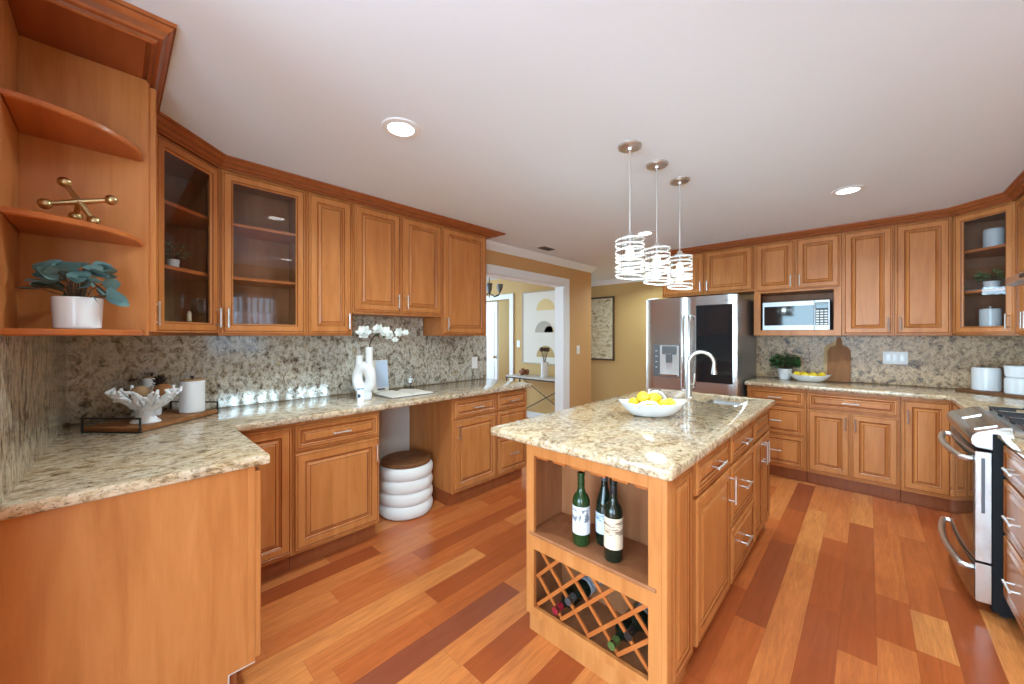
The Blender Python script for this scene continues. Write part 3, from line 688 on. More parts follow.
# wine rack end
t = thing('wine_rack_cabinet', 'island end cabinet with an open wine shelf above a crossed lattice wine rack', 'wine rack', (-1.165, 1.33, 0))
Wc, Dc = .635, .270
mb = MB()
mb.box(0, .045, 0, .02, .085, .875); mb.box(.585, Wc, 0, .02, .085, .875); mb.box(.045, .585, 0, .02, .82, .875); mb.box(.045, .585, 0, .02, .39, .452); mb.box(.045, .585, 0, .02, .085, .122)
mb.build('face_frame', 'wood', t, smooth=0)
mb = MB(); mb.box(0, .018, .021, Dc, .085, .875); mb.box(Wc-.018, Wc, .021, Dc, .085, .875); mb.box(.018, Wc-.018, .021, Dc, .085, .108); mb.box(.018, Wc-.018, Dc-.015, Dc, .108, .875); mb.box(.018, Wc-.018, .021, Dc-.016, .84, .875); mb.build('carcass', 'inside', t, smooth=0)
MB().box(.0185, Wc-.0185, -.006, Dc-.016, .4525, .468, b=.004).build('shelf', 'inside', t)
MB().box(.01, Wc-.01, .012, Dc, 0, .084).build('toe_kick', 'wood', t, smooth=0)
# lattice of crossed strips
mb = MB(); z0, z1 = .122, .390; cx = .315; sp = .134; hh = z1-z0
for sgn, yy in ((1, .022), (-1, .0305)):
    for k in range(-6, 7):
        xa = cx+k*sp; xb = xa+sgn*hh
        # clip the strip to the opening
        def cl(x): return min(max(x, .045), .585)
        pa, pb = cl(xa), cl(xb)
        if abs(pb-pa) < .03: continue
        za = z0+abs(pa-xa); zb = z1-abs(xb-pb)
        d = Vector((pb-pa, 0, zb-za)).normalized(); nrm = Vector((-d.z, 0, d.x))*.0075
        A, B = Vector((pa, yy, za)), Vector((pb, yy, zb))
        q = [A+nrm, B+nrm, B-nrm, A-nrm]
        mb.rings([[v+Vector((0, 0, 0)) for v in q], [v+Vector((0, .0083, 0)) for v in q]])
mb.build('lattice', 'woodh', t, smooth=0)
for i in range(6):
    x = .075+i*.097
    m = MB(); pr = [(-.012, .838), (.012, .838), (.012, .822), (.034, .812), (.034, .803), (-.034, .803), (-.034, .812), (-.012, .822)]
    pr = [(max(min(x+a, .614), .02), b) for a, b in pr]
    m.rings([[(a, .022, b) for a, b in pr], [(a, Dc-.017, b) for a, b in pr]]); m.build('stemware_rail', 'woodh', t, smooth=0)
# decorative panel on the island's long side, and its rounded corner post
m0 = panel_mesh(.052, .268, .10, .850, .034, .026); m2 = MB(); m2.sub(m0, Matrix.Translation((Wc, 0, 0)) @ Matrix.Rotation(R90, 4, 'Z')); m2.build('end_panel', ['wood', 'glaze'], t, smooth=20)
mb = MB(); mb.prism([(Wc+.0005, 0), (Wc+.010, 0), (Wc+.017, .003), (Wc+.020, .010), (Wc+.020, .050), (Wc+.0005, .050)], .085, .875); mb.build('corner_post', 'wood', t)

# wine bottles
def bottle_parts(t, glass, cap, lab, r=.0375, h=.30, slope=False):
    if slope: prof = [(0.02, .003), (r-.004, 0), (r, .006), (r, .13), (r*.93, .17), (r*.66, .205), (r*.43, .235), (.0145, .262), (.0145, .30), (.016, .301), (.016, .312), (0, .312)]
    else: prof = [(0.02, .003), (r-.004, 0), (r, .006), (r, .175), (r*.96, .19), (r*.80, .205), (r*.52, .217), (.0150, .235), (.0140, .285), (.016, .286), (.016, .30), (0, .30)]
    mb = MB(); mb.lathe(prof, 28); mb.build('glass_body', glass, t)
    z1 = prof[-1][1]
    c = MB(); c.lathe([(.0150, z1-.050), (.0154, z1-.048), (.0146, z1-.016), (.0160, z1-.014), (.0160, z1+.001), (0, z1+.001)], 20); c.build('capsule', cap, t)
    if lab:
        lr = r+.0006; n = 22; R0 = []; zz = (.050, .166) if not slope else (.05, .135)
        m = MB(); ring = lambda rr, z: [(rr*math.cos(R_(-150+300*i/n)), rr*math.sin(R_(-150+300*i/n)), z) for i in range(n+1)]
        m.rings([ring(lr, zz[0]), ring(lr, zz[1]), ring(lr-.0008, zz[1]), ring(lr-.0008, zz[0])], loop=True, closed=False); m.build('label', lab, t)
def bottle(label, loc, glass, cap, lab, rz, h=1., lying=False, slope=False):
    t = thing('wine_bottle', label, 'bottle', loc, rz, None)
    bottle_parts(t, glass, cap, lab, slope=slope); t.scale = (1, 1, h)
    if lying: t.rotation_euler = (R_(90), rz, 0)
    return t
bottle('green glass wine bottle with a white printed label, leftmost on the wine shelf', (-.912, 1.405, .4685), 'bottleg', 'bottleg', 'label1', R_(-62), 1.02)
bottle('slim dark wine bottle with a grey capsule, standing behind the cream-labelled one', (-.838, 1.475, .4685), 'bottle', 'graycap', 'label3', R_(-70), 1.04, slope=True)
bottle('dark wine bottle with a cream label, standing front right on the wine shelf', (-.752, 1.395, .4685), 'bottle', 'blackcap', 'label2', R_(-62), 1.06)
def lying(label, x, z, glass, cap, lab, y=1.582):
    t = bottle(label, (x, y, z), glass, cap, lab, 0, .9, lying=True)
    return t
zl = .122
XW = -1.165
lying('wine bottle with a red capsule lying at the lower left of the lattice rack', XW+cx-sp, zl+.060, 'bottle', 'redcap', None)
lying('wine bottle with a grey capsule lying in the upper middle of the lattice rack', XW+cx-sp/2, zl+sp/2+.066, 'bottle', 'graycap', 'label3')
lying('wine bottle with a green capsule lying at the lower right of the lattice rack', XW+cx+sp, zl+.060, 'bottle', 'greencap', None)
lying('wine bottle with a pale blue label at the right edge of the lattice rack', XW+cx+1.5*sp, zl+sp/2+.066, 'bottle', 'blackcap', 'label3', y=1.583)

# sink and faucet
t = thing('sink', 'small stainless undermount prep sink set in the island', 'sink', (0, 0, .70))
mb = MB()
def sk(d, z, r=.05): return [(x, y, z) for x, y in rrect(SX0-d, SX1+d, SY0-d, SY1+d, r, 5)]
mb.rings([sk(.012, .175), sk(.004, .175), sk(.002, .170), sk(-.006, .03), sk(-.03, .008), sk(-.09, .003), sk(-.09, .000), sk(-.02, .003), sk(.0, .03), sk(.008, .170)], 0, loop=True)
mb2 = MB(); mb.build('basin', mat('satin_basin_steel', (.40, .40, .40), .42, 1.), t)
c = ((SX0+SX1)/2, (SY0+SY1)/2, 0); mb2.lathe([(0.1, .0), (.1, .0045), (.048, .0045), (.045, .002), (0, .002)], 20, c, sx=1.0, sy=1.0); mb2.build('drain', 'chrome', t)
t = thing('faucet', 'tall brushed nickel gooseneck faucet beside the island sink', 'faucet', (-.955, 2.895, .915), R_(15))
mb = MB(); mb.lathe([(.0, 0), (.030, 0), (.030, .006), (.024, .012), (.022, .06), (.0185, .12), (.0145, .17), (.0135, .21), (0, .21)], 20); mb.build('base', 'nickel', t)
pts = [(0, 0, .20), (0, 0, .24)]; rr = .082
for i in range(0, 19): a = R_(180-190*i/18); pts.append((rr+rr*math.cos(a), 0, .255+rr*1.02*math.sin(a)))
mb = MB(); mb.tube(pts, .0125, 14); mb.build('spout', 'nickel', t)
e = Vector(pts[-1]); mb = MB(); mb.tube([e+Vector((0, 0, .005)), e+Vector((.0, 0, -.012)), e+Vector((.001, 0, -.045)), e+Vector((.001, 0, -.058))], [.013, .014, .019, .020], 14); mb.build('spray_head', 'nickel', t)
mb = MB(); mb.tube([(.012, -.012, .10), (.030, -.030, .105), (.036, -.036, .125), (.040, -.040, .185)], [.010, .010, .007, .005], 10); mb.build('lever', 'nickel', t)

# ------------------------------------------------------------------ ceramic bowls with lemons
def lemon_mesh():
    mb = MB(); prof = [(0, -.046), (.006, -.044), (.010, -.038), (.022, -.028), (.030, -.012), (.032, .002), (.029, .016), (.020, .030), (.009, .038), (.006, .043), (0, .046)]
    mb.lathe(prof, 18); return mb
LM = None
def relax(P, rx, ry, z0, r=.033):
    P = [list(p) for p in P]
    for _ in range(200):
        for i in range(len(P)):
            for j in range(i):
                d = [P[i][k]-P[j][k] for k in range(3)]; L = math.sqrt(sum(q*q for q in d)) or 1e-6
                if L < 2*r:
                    for k in range(3): P[i][k] += d[k]/L*(2*r-L)*.5; P[j][k] -= d[k]/L*(2*r-L)*.5
        for p in P:
            e = math.hypot(p[0]/rx, p[1]/ry)
            if e > 1: p[0] /= e; p[1] /= e
            p[2] = max(p[2]-.0005, z0+.02*e*e)
    return P
def lemon(loc, rot, label, group, s=1.):
    global LM
    if LM is None:
        LM = lemon_mesh().build('lemon', 'lemon'); o = LM
    else: o = LM.copy(); COL.objects.link(o)
    o.location = loc; o.rotation_euler = rot; o.scale = (s, s, s); tag(o, label, 'lemon', group); return o
t = thing('fruit_bowl', 'white boat-shaped bowl with two loop handles, on the island', 'bowl', (-.905, 2.130, .915), R_(43.4))
def boat(mb, L, Wd, H, t_=.008, n=40, flat=.55):
    def ring(k, z, tip):
        out = []
        for j in range(n):
            a = 2*PI*j/n; ca, sa = math.cos(a), math.sin(a)
            out.append((L*k*math.copysign(abs(ca)**.85, ca), Wd*k*math.copysign(abs(sa)**1.05, sa), z+tip*abs(ca)**4))
        return out
    mb.rings([ring(.50, 0, 0), ring(.62, .008, 0), ring(.80, H*.45, .004), ring(.93, H*.80, .010), ring(1, H, .014), ring(.985, H+.003, .014), ring(.95, H-.001, .012), ring(.88, H*.78, .010), ring(.74, H*.42, .004), ring(.55, .014, 0)], 0)
mb = MB(); boat(mb, .192, .112, .074); mb.build('body', 'ceramic', t)
for s in (-1, 1):
    pts = []
    for i in range(15):
        a = PI*i/14; pts.append((.056*math.cos(a)*s + s*.062, s*(.092+(.034 if s < 0 else .012)*math.sin(a)), .062+(.034 if s < 0 else .058)*math.sin(a)))
    mb = MB(); mb.tube(pts, .0088, 10); mb.build('loop_handle', 'ceramic', t)
Mt = Matrix.Translation((-.905, 2.130, .915)) @ Matrix.Rotation(R_(43.4), 4, 'Z')
PL = relax([(-.10, .005, .055), (-.03, -.035, .055), (.045, -.03, .055), (-.03, .04, .055), (.05, .04, .055), (-.05, 0, .108), (.022, .006, .106), (.10, 0, .06)], .105, .05, .046)
for p, r in zip(PL, ((1.4, .2, .6), (1.5, .1, 1.9), (1.35, 0, .3), (1.5, .3, 2.6), (1.4, .2, 1.2), (1.5, .2, 1.1), (1.45, .1, 2.2), (1.5, 0, .9))):
    lemon(Mt @ Vector(p), r, 'yellow lemon heaped in the white two-handled bowl on the island', 'lemons in the island bowl', 1.02)
t = thing('fruit_bowl', 'low white oval bowl of lemons on the far counter, left of the cutting boards', 'bowl', (-.43, 4.79, .915), R_(6))
mb = MB(); boat(mb, .172, .105, .060); mb.build('body', 'ceramic', t)
Mt = Matrix.Translation((-.43, 4.79, .915)) @ Matrix.Rotation(R_(6), 4, 'Z')
PL = relax([(-.10, -.01, .055), (-.035, -.035, .055), (.035, -.035, .055), (.10, -.005, .055), (-.05, .035, .056), (.03, .04, .056)], .105, .05, .048)
for p, r in zip(PL, ((1.5, 0, .5), (1.4, .2, 1.5), (1.5, 0, 2.2), (1.5, 0, .2), (1.4, .1, 1.0), (1.5, 0, 2.8))):
    lemon(Mt @ Vector(p), r, 'yellow lemon lying in the low white oval bowl on the far counter', 'lemons in the far bowl', .95)

# ------------------------------------------------------------------ pendants and ceiling fixtures
def pendant(label, loc):
    t = thing('pendant_lamp', label, 'lamp', loc, 0)
    mb = MB(); mb.lathe([(0, 0), (.062, 0), (.062, -.010), (.056, -.016), (.022, -.020), (.018, -.030), (0, -.030)], 28); mb.build('canopy', 'nickel', t)
    mb = MB(); mb.tube([(0, 0, -.028), (0, 0, -.475)], .0042, 8); mb.build('rod', 'nickel', t)
    mb = MB(); mb.lathe([(0, -.47), (.014, -.47), (.018, -.485), (.050, -.498), (.050, -.502), (.017, -.502), (.017, -.545), (0, -.545)], 20); mb.build('socket', 'chrome', t)
    mb = MB(); mb.lathe([(0, -.546), (.012, -.546), (.020, -.57), (.024, -.595), (.018, -.615), (0, -.623)], 16); mb.build('bulb', 'bulb', t)
    mb = MB(); n = 28
    mb.lathe([(.056, -.505), (.056, -.712), (.0545, -.712), (.0545, -.505)], n, loop=True); mb.build('glass_cylinder', 'clear', t)
    R = .077; k = 40
    for i in range(8):
        z = -.514-.0280*i; tl = .010*math.sin(i*2.3+.5); ph = i*1.7; hb = .0046
        def ring(r, dz): return [(r*math.cos(2*PI*j/k), r*math.sin(2*PI*j/k), z+dz+tl*math.cos(2*PI*j/k+ph)) for j in range(k)]
        m = MB(); m.rings([ring(R, -hb), ring(R, hb), ring(R-.003, hb), ring(R-.003, -hb)], loop=True); m.build('shade_band', 'band', t)
    mb = MB()
    for a in (.4, 2.5, 4.6): mb.tube([(.075*math.cos(a), .075*math.sin(a), -.505), (.075*math.cos(a), .075*math.sin(a), -.715)], .0022, 6); mb.tube([(.045*math.cos(a), .045*math.sin(a), -.500), (.075*math.cos(a), .075*math.sin(a), -.506)], .0022, 6)
    mb.build('shade_frame', 'chrome', t)
    d = bpy.data.lights.new('pendant_bulb_light', 'POINT'); d.energy = 1.3; d.color = WARM; d.shadow_soft_size = .02
    o = bpy.data.objects.new('pendant_bulb_light', d); COL.objects.link(o); o.location = (loc[0], loc[1], loc[2]-.655)
    return t
pendant('banded glass pendant lamp over the island, nearest the camera', (-.935, 1.915, ZC))
pendant('banded glass pendant lamp over the island, middle of the three', (-.920, 2.235, ZC))
pendant('banded glass pendant lamp over the island, farthest and nearest the refrigerator', (-.905, 2.570, ZC))
def can_light(x, y, label, power=10):
    t = thing('recessed_light', label, 'ceiling light', (x, y, ZC), 0)
    mb = MB(); mb.lathe([(.062, -.002), (.064, -.008), (.090, -.006), (.094, -.001), (.062, -.001)], 32, loop=True); mb.build('trim_ring', 'white', t)
    mb = MB(); mb.lathe([(0, -.001), (.0615, -.001), (.0615, -.004), (0, -.0045)], 32); mb.build('lens', 'lamp', t)
    d = bpy.data.lights.new('recessed_light_beam', 'AREA'); d.shape = 'DISK'; d.size = .12; d.energy = power; d.color = WARM; d.spread = R_(150)
    o = bpy.data.objects.new('recessed_light_beam', d); COL.objects.link(o); o.location = (x, y, ZC-.012)
can_light(-1.68, .978, 'round recessed ceiling light above the left counter, nearest the camera')
can_light(-.104, 3.56, 'round recessed ceiling light in front of the tall right-hand cabinets')
can_light(-1.624, 3.656, 'round recessed ceiling light behind the pendant lamps')
can_light(.25, 1.6, 'round recessed ceiling light on the right, near the side window')
can_light(-.6, -1.6, 'round recessed ceiling light in the room behind the camera')
can_light(-2.5, 5.6, 'added round recessed light brightening the hall beyond the doorway wall', 11)  # extra fixture added to light the hall
t = thing('ceiling_vent', 'small dark louvred air vent in the ceiling near the doorway', 'vent', (-2.745, 3.49, ZC), R_(0))
mb = MB(); mb.box(-.075, .075, -.125, .125, -.006, -.0005); mb.build('frame', 'white', t, smooth=0)
mb = MB(); mb.box(-.055, .055, -.105, .105, -.0075, -.0062); mb.build('grille', mat('vent_grey', srgb(84, 74, 64), .6), t, smooth=0)
for i in range(5): MB().box(-.050+.021*i, -.044+.021*i, -.105, .105, -.011, -.0076, b=.0005).build('slat', 'darkgrey', t, smooth=0)

# ------------------------------------------------------------------ refrigerator
t = thing('refrigerator', 'stainless french-door refrigerator with a dark glass panel and ice dispenser', 'refrigerator', (-1.838, 4.23, 0))
FW, FH = .915, 1.778
mb = MB(); mb.box(0, FW, .0, .77, .03, FH-.02, b=.004); mb.build('body', mat('grey_cabinet_steel', (.26, .26, .27), .32, .7), t)
mb = MB(); mb.box(.02, FW-.02, .02, .74, 0, .029); mb.build('kick_plate', 'black', t, smooth=0)
def rdoor(x0, x1, z0, z1, name='door', bow=.012, y0=-.075):
    mb = MB(); n = 10; rings = []
    pr = []
    for i in range(n+1):
        u = i/n; x = x0+(x1-x0)*u; e = .016*(1-min(1, min(u, 1-u)/.06))**2
        pr.append((x, y0+e))
    pr += [(x1, -.004), (x0, -.004)]
    rings = [[(x, y, z) for x, y in pr] for z in (z0, z0+.001, z1-.001, z1)]
    mb.rings(rings, 0); return mb
dz0 = .70
dL = rdoor(.002, FW/2-.003, dz0, FH).build('door', 'steel', t, smooth=30)
dR = rdoor(FW/2+.003, FW-.002, dz0, FH).build('door', 'steel', t, smooth=30)
fz = rdoor(.002, FW-.002, .385, dz0-.008).build('freezer_drawer', 'steel', t, smooth=30)
fz2 = rdoor(.002, FW-.002, .04, .377).build('freezer_drawer', 'steel', t, smooth=30)
mb = MB(); mb.box(FW/2+.082, FW-.040, -.082, -.0745, .895, 1.685, b=.003); mb.build('glass_panel', 'blackgl', dR)
for s, dd in ((-1, dL), (1, dR)):
    x = FW/2+s*.036; pts = [(x, -.077, 1.58), (x, -.110, 1.57), (x, -.125, 1.54), (x, -.128, 1.2), (x, -.125, .86), (x, -.110, .83), (x, -.077, .82)]
    MB().tube(pts, .014, 12).build('handle', 'steel', dd)
for zz, dd in ((.655, fz), (.335, fz2)):
    pts = [(.10, -.077, zz), (.11, -.115, zz), (.15, -.128, zz), (FW-.15, -.128, zz), (FW-.11, -.115, zz), (FW-.10, -.077, zz)]
    MB().tube(pts, .014, 12).build('handle', 'steel', dd)
# dispenser
mb = MB(); mb.box(.090, .375, -.080, -.0745, .925, 1.275, b=.004); dp = mb.build('dispenser', 'darkgrey', dL)
mb = MB(); mb.box(.165, .368, -.0815, -.0798, .935, 1.265, b=.002); mb.build('dispenser_recess', mat('dispenser_silver', (.72, .72, .72), .3, .5), dp)
mb = MB(); mb.box(.19, .345, -.094, -.0816, 1.17, 1.26, b=.006); mb.box(.235, .300, -.106, -.0816, 1.08, 1.18, b=.004); mb.build('dispenser_nozzle', 'copper', dp)
mb = MB(); mb.box(.175, .360, -.115, -.0816, .94, .955, b=.003); mb.build('drip_tray', 'chrome', dp)
mb = MB()
for i in range(4): mb.box(.115, .135, -.0808, -.0798, 1.02+.06*i, 1.028+.06*i, b=.0005)
mb.build('dispenser_button', 'plastic', dp, smooth=0)
mb = MB(); mb.box(.02, .12, -.05, .10, FH-.019, FH+.012, b=.004); mb.build('hinge_cover', 'plastic', t)
mb = MB(); mb.box(FW-.12, FW-.02, -.05, .10, FH-.019, FH+.012, b=.004); mb.build('hinge_cover', 'darkgrey', t)
# small mark at the top right of the glass door
cu = bpy.data.curves.new('maker_mark', 'FONT'); cu.body = 'LG'; cu.size = .032; cu.extrude = .0006
to = bpy.data.objects.new('tmp', cu); COL.objects.link(to); bpy.context.view_layer.update()
me = bpy.data.meshes.new_from_object(to.evaluated_get(bpy.context.evaluated_depsgraph_get())); bpy.data.objects.remove(to)
mk = bpy.data.objects.new('maker_mark', me); COL.objects.link(mk); mk.parent = dR; mk.location = (FW-.105, -.0760, 1.715); mk.rotation_euler = (R90, 0, 0); me.materials.clear(); me.materials.append(M['graycap'])

# ------------------------------------------------------------------ microwave
t = thing('microwave', 'silver countertop microwave with a black window, in the cabinet niche', 'microwave', (-.808, 4.700, ZU0+.041))
MWW, MWH = .545, .305
MB().box(0, MWW, 0, .315, .012, MWH, b=.004).build('body', 'darkgrey', t)
mb = MB()
for x in (.03, MWW-.06):
    mb.box(x, x+.03, .02, .05, 0, .0118); mb.box(x, x+.03, .26, .29, 0, .0118)
mb.build('feet', 'black', t, smooth=0)
d = MB().box(.002, .425, -.026, -.001, .014, MWH-.002, b=.003).build('door', 'mwsteel', t)
MB().box(.018, .423, -.0285, -.0262, .062, MWH-.048, b=.001).build('window', 'blackgl', d)
c = MB().box(.427, MWW-.002, -.026, -.001, .014, MWH-.002, b=.003).build('control_panel', 'mwsteel', t)
MB().box(.434, MWW-.012, -.0275, -.0262, .058, MWH-.025, b=.001).build('keypad', 'black', c, smooth=0)
MB().box(.440, MWW-.016, -.0285, -.0277, MWH-.082, MWH-.030, b=.001).build('display', 'blackgl', c)
mb = MB()
for i in range(3):
    for j in range(6): MB().box(.440+i*.031, .464+i*.031, -.0290, -.0277, .066+j*.025, .080+j*.025, b=.001).build('button', 'plastic', c, smooth=0)
MB().box(.440, MWW-.016, -.0285, -.0262, .024, .052, b=.001).build('open_button', 'steel', c)

# ------------------------------------------------------------------ range
t = thing('range', 'stainless slide-in gas range with black side and curved bar handles', 'range', (.436, 3.693, 0), -R90)
RW = .762
MB().box(.002, RW-.002, 0, .648, .03, .895, b=.003).build('body', 'rubber', t)
mb = MB()
for x in (.05, RW-.08):
    for y in (.03, .58): mb.box(x, x+.03, y, y+.03, 0, .0295)
mb.build('feet', 'black', t, smooth=0)
def bowed(x0, x1, z0, z1, ya, bow, yb=-.001, n=14):
    pr = [(x0+(x1-x0)*i/n, ya-bow*(1-(2*i/n-1)**2)) for i in range(n+1)] + [(x1, yb), (x0, yb)]
    mb = MB(); mb.rings([[(x, y, z) for x, y in pr] for z in (z0, z0+.002, z1-.002, z1)]); return mb
od = bowed(.004, RW-.004, .262, .800, -.050, .028).build('oven_door', 'steel', t, smooth=30)
def bowface(x0, x1, z0, z1, ya, bow, th=.002, n=14):
    f = lambda x: ya-bow*(1-(2*(x-.004)/(RW-.008)-1)**2)
    xs = [x0+(x1-x0)*i/n for i in range(n+1)]
    pr = [(x, f(x)-th) for x in xs] + [(x, f(x)+.001) for x in xs[::-1]]
    mb = MB(); mb.rings([[(x, y, z) for x, y in pr] for z in (z0, z1)]); return mb
bowface(.022, RW-.022, .275, .785, -.050, .028).build('door_glass', 'ovengl', od, smooth=30)
def bowhandle(z, par, yb, bow=.030):
    pts = [(.055, yb+.004, z), (.050, yb-.022, z)]
    for i in range(13): u = i/12; pts.append((.055+(RW-.11)*u, yb-.034-bow*(1-(2*u-1)**2), z))
    pts += [(RW-.050, yb-.022, z), (RW-.055, yb+.004, z)]
    return MB().tube(pts, .0145, 12).build('handle', 'nickel', par)
bowhandle(.752, od, -.055)
MB().box(RW-.0042, RW-.0032, -.032, -.020, .50, .77, b=.0003).build('vent_slot', 'darkgrey', od, smooth=0)
dd = bowed(.004, RW-.004, .062, .250, -.050, .028).build('storage_drawer', 'steel', t, smooth=30)
bowface(.014, RW-.014, .070, .242, -.050, .028, .0015).build('drawer_face', 'ovengl', dd, smooth=30)
bowhandle(.205, dd, -.055)
# sloping control panel and displays
pf = [(-.001, .818), (-.054, .822), (-.070, .836), (-.075, .856), (-.070, .878), (-.052, .896), (.035, .930), (.062, .933), (.062, .896), (-.001, .896)]
mb = MB(); mb.rings([[(0.012, y*.8+.004 if y < 0 else y, z) for y, z in pf]]+[[(x, y, z) for y, z in pf] for x in (.03, RW-.03)]+[[(RW-.0, y*.9+.003 if y < 0 else y, z) for y, z in pf]]); cp = mb.build('control_panel', 'steel', t, smooth=40)
def slope(x0, x1, m, name):
    a = Vector((0, -.044, .8975)); b = Vector((0, .028, .9260)); n = Vector((0, -.40, .92)).normalized()*.006
    mb = MB(); q = [Vector((x0, a.y, a.z)), Vector((x1, a.y, a.z)), Vector((x1, b.y, b.z)), Vector((x0, b.y, b.z))]
    mb.rings([q, [v+n for v in q]]); return mb.build(name, m, cp, smooth=0)
slope(.06, .33, 'chrome', 'touch_display'); slope(.40, .70, 'chrome', 'touch_display')
mb = MB(); mb.box(.0, RW, .0625, .640, .8955, .918, b=.006); ct = mb.build('cooktop', mat('cooktop_steel', (.66, .66, .66), .36, .85), t)
for x in (.19, .57):
    for y in (.19, .47):
        m = MB(); m.lathe([(0, .9181), (.050, .9181), (.048, .924), (.034, .926), (.032, .932), (.020, .935), (0, .935)], 20, (x, y, 0)); m.build('burner', 'iron', ct)
for k in range(3):
    x0 = .02+k*.245; x1 = x0+.232; m = MB(); zt = .940; xm = (x0+x1)/2
    for x in (x0+.012, x1-.012): m.box(x-.004, x+.004, .10, .61, zt-.005, zt+.004)
    for y in (.10, .355, .61): m.box(x0+.008, x1-.008, y-.004, y+.004, zt-.005, zt+.004)
    for yc in (.225, .485):
        for dy in (-1, 1): m.box(xm-.004, xm+.004, min(yc+dy*.045, yc+dy*.125), max(yc+dy*.045, yc+dy*.125), zt-.004, zt+.010)
        for x in (x0+.012, x1-.052): m.box(x, x+.040, yc-.004, yc+.004, zt-.004, zt+.010)
    for x in (x0+.012, x1-.012):
        for y in (.105, .605): m.box(x-.006, x+.006, y-.006, y+.006, .9182, zt+.004)
    m.build('grate', 'iron', ct, smooth=0)
# hood
t = thing('range_hood', 'slim stainless under-cabinet range hood above the range', 'range hood', (.60, 3.69, 1.665), -R90)
mb = MB(); pf = [(0, .012), (0, .052), (.18, .068), (.50, .068), (.50, 0), (.03, 0)]
mb.rings([[(x, y, z) for y, z in pf] for x in (0, .76)]); mb.build('canopy', 'steel', t, smooth=0)
MB().box(.08, .68, .06, .42, -.006, -.0005).build('filter', 'darkgrey', t, smooth=0)
mb = MB(); mb.box(.30, .46, -.004, -.0002, .022, .042, b=.001); mb.build('button_strip', 'black', t, smooth=0)

# ------------------------------------------------------------------ foliage helper
def leaf(mb, base, direction, L, Wd, droop=.2, mi=0, nseg=4, roll=0.):
    d = Vector(direction).normalized(); up = Vector((0, 0, 1)); sdir = d.cross(up)
    sdir = sdir.normalized() if sdir.length > 1e-3 else Vector((1, 0, 0)); nrm = sdir.cross(d)
    sdir = sdir*math.cos(roll)+nrm*math.sin(roll)
    pl, pr, pc = [], [], []
    for i in range(nseg+1):
        u = i/nseg; w = Wd*.5*math.sin(PI*min(1, u*.92+.06))**.8
        p = Vector(base)+d*L*u-up*droop*L*u*u
        pc.append(p-nrm*.12*Wd*math.sin(PI*u)); pl.append(p+sdir*w); pr.append(p-sdir*w)
    vs = pl+pc+pr; n = nseg+1; fs = []
    for i in range(nseg): fs += [(i, i+1, n+i+1, n+i), (n+i, n+i+1, 2*n+i+1, 2*n+i)]
    mb.add(vs, fs, mi)
def pot_profile(rb, rt, h, t_=.006): return [(0, 0), (rb-.004, 0), (rb, .004), (rt, h-.002), (rt-.002, h), (rt-t_, h), (rt-t_-.002, h-.018), (0, h-.019)]
def potted(label, loc, rb, rt, h, leaves, lm, potm='ceramic', name='potted_plant', seed=1, spread=.12, up=.10, lsize=(.05, .03), stems=True, rz=0, top_h=None):
    t = thing(name, label, 'plant', loc, rz); rnd = random.Random(seed)
    MB().lathe(pot_profile(rb, rt, h), 28).build('pot', potm, t)
    mb = MB(); sb = MB()
    for i in range(leaves):
        a = rnd.uniform(0, 2*PI); rr = spread*math.sqrt(rnd.random()); hh = h+up*(.15+.85*rnd.random())*(1-.45*(rr/spread)**2)
        p = Vector((rr*math.cos(a), rr*math.sin(a), hh)); dv = Vector((math.cos(a)+rnd.uniform(-.6, .6), math.sin(a)+rnd.uniform(-.6, .6), rnd.uniform(-.1, .9)))
        leaf(mb, p, dv, lsize[0]*rnd.uniform(.7, 1.2), lsize[1]*rnd.uniform(.8, 1.2), rnd.uniform(.1, .5), roll=rnd.uniform(-.9, .9))
        if i % 4 == 0: sb.tube([(p.x*.2, p.y*.2, h-.02), (p.x*.6, p.y*.6, h+(hh-h)*.55), tuple(p)], .0016, 5)
    mb.build('foliage', lm, t, recalc=False)
    if sb.v: sb.build('stem', 'stem', t)
    return t
# eucalyptus pot on the open shelf: large round leaves
t = thing('potted_eucalyptus', 'blue-green eucalyptus in a white pot on the lowest open shelf', 'plant', (-1.845, -.078, 1.3935)); rnd = random.Random(5)
MB().lathe(pot_profile(.045, .0485, .092), 32).build('pot', 'ceramic', t)
fo = MB(); st = MB()
for i in range(46):
    a = i*2.4+rnd.uniform(-.3, .3); u = rnd.uniform(.1, 1); rr = .012+.052*u; z = .088+.092*(1-u**1.6)+rnd.uniform(-.012, .022)
    p = Vector((rr*math.cos(a), rr*math.sin(a), z)); st.tube([(.01*math.cos(a), .01*math.sin(a), .07), (p.x*.5, p.y*.5, .07+(z-.07)*.7), tuple(p)], .0013, 5)
    leaf(fo, p, (math.cos(a)+rnd.uniform(-.4, .4), math.sin(a)+rnd.uniform(-.4, .4), rnd.uniform(-.5, .6)), rnd.uniform(.040, .056), rnd.uniform(.038, .050), rnd.uniform(0, .5), nseg=6, roll=rnd.uniform(-1.3, 1.3))
fo.build('foliage', 'leaf_blue', t, recalc=False); st.build('stem', 'stem', t); t.scale = (1.16, 1.16, 1.1)
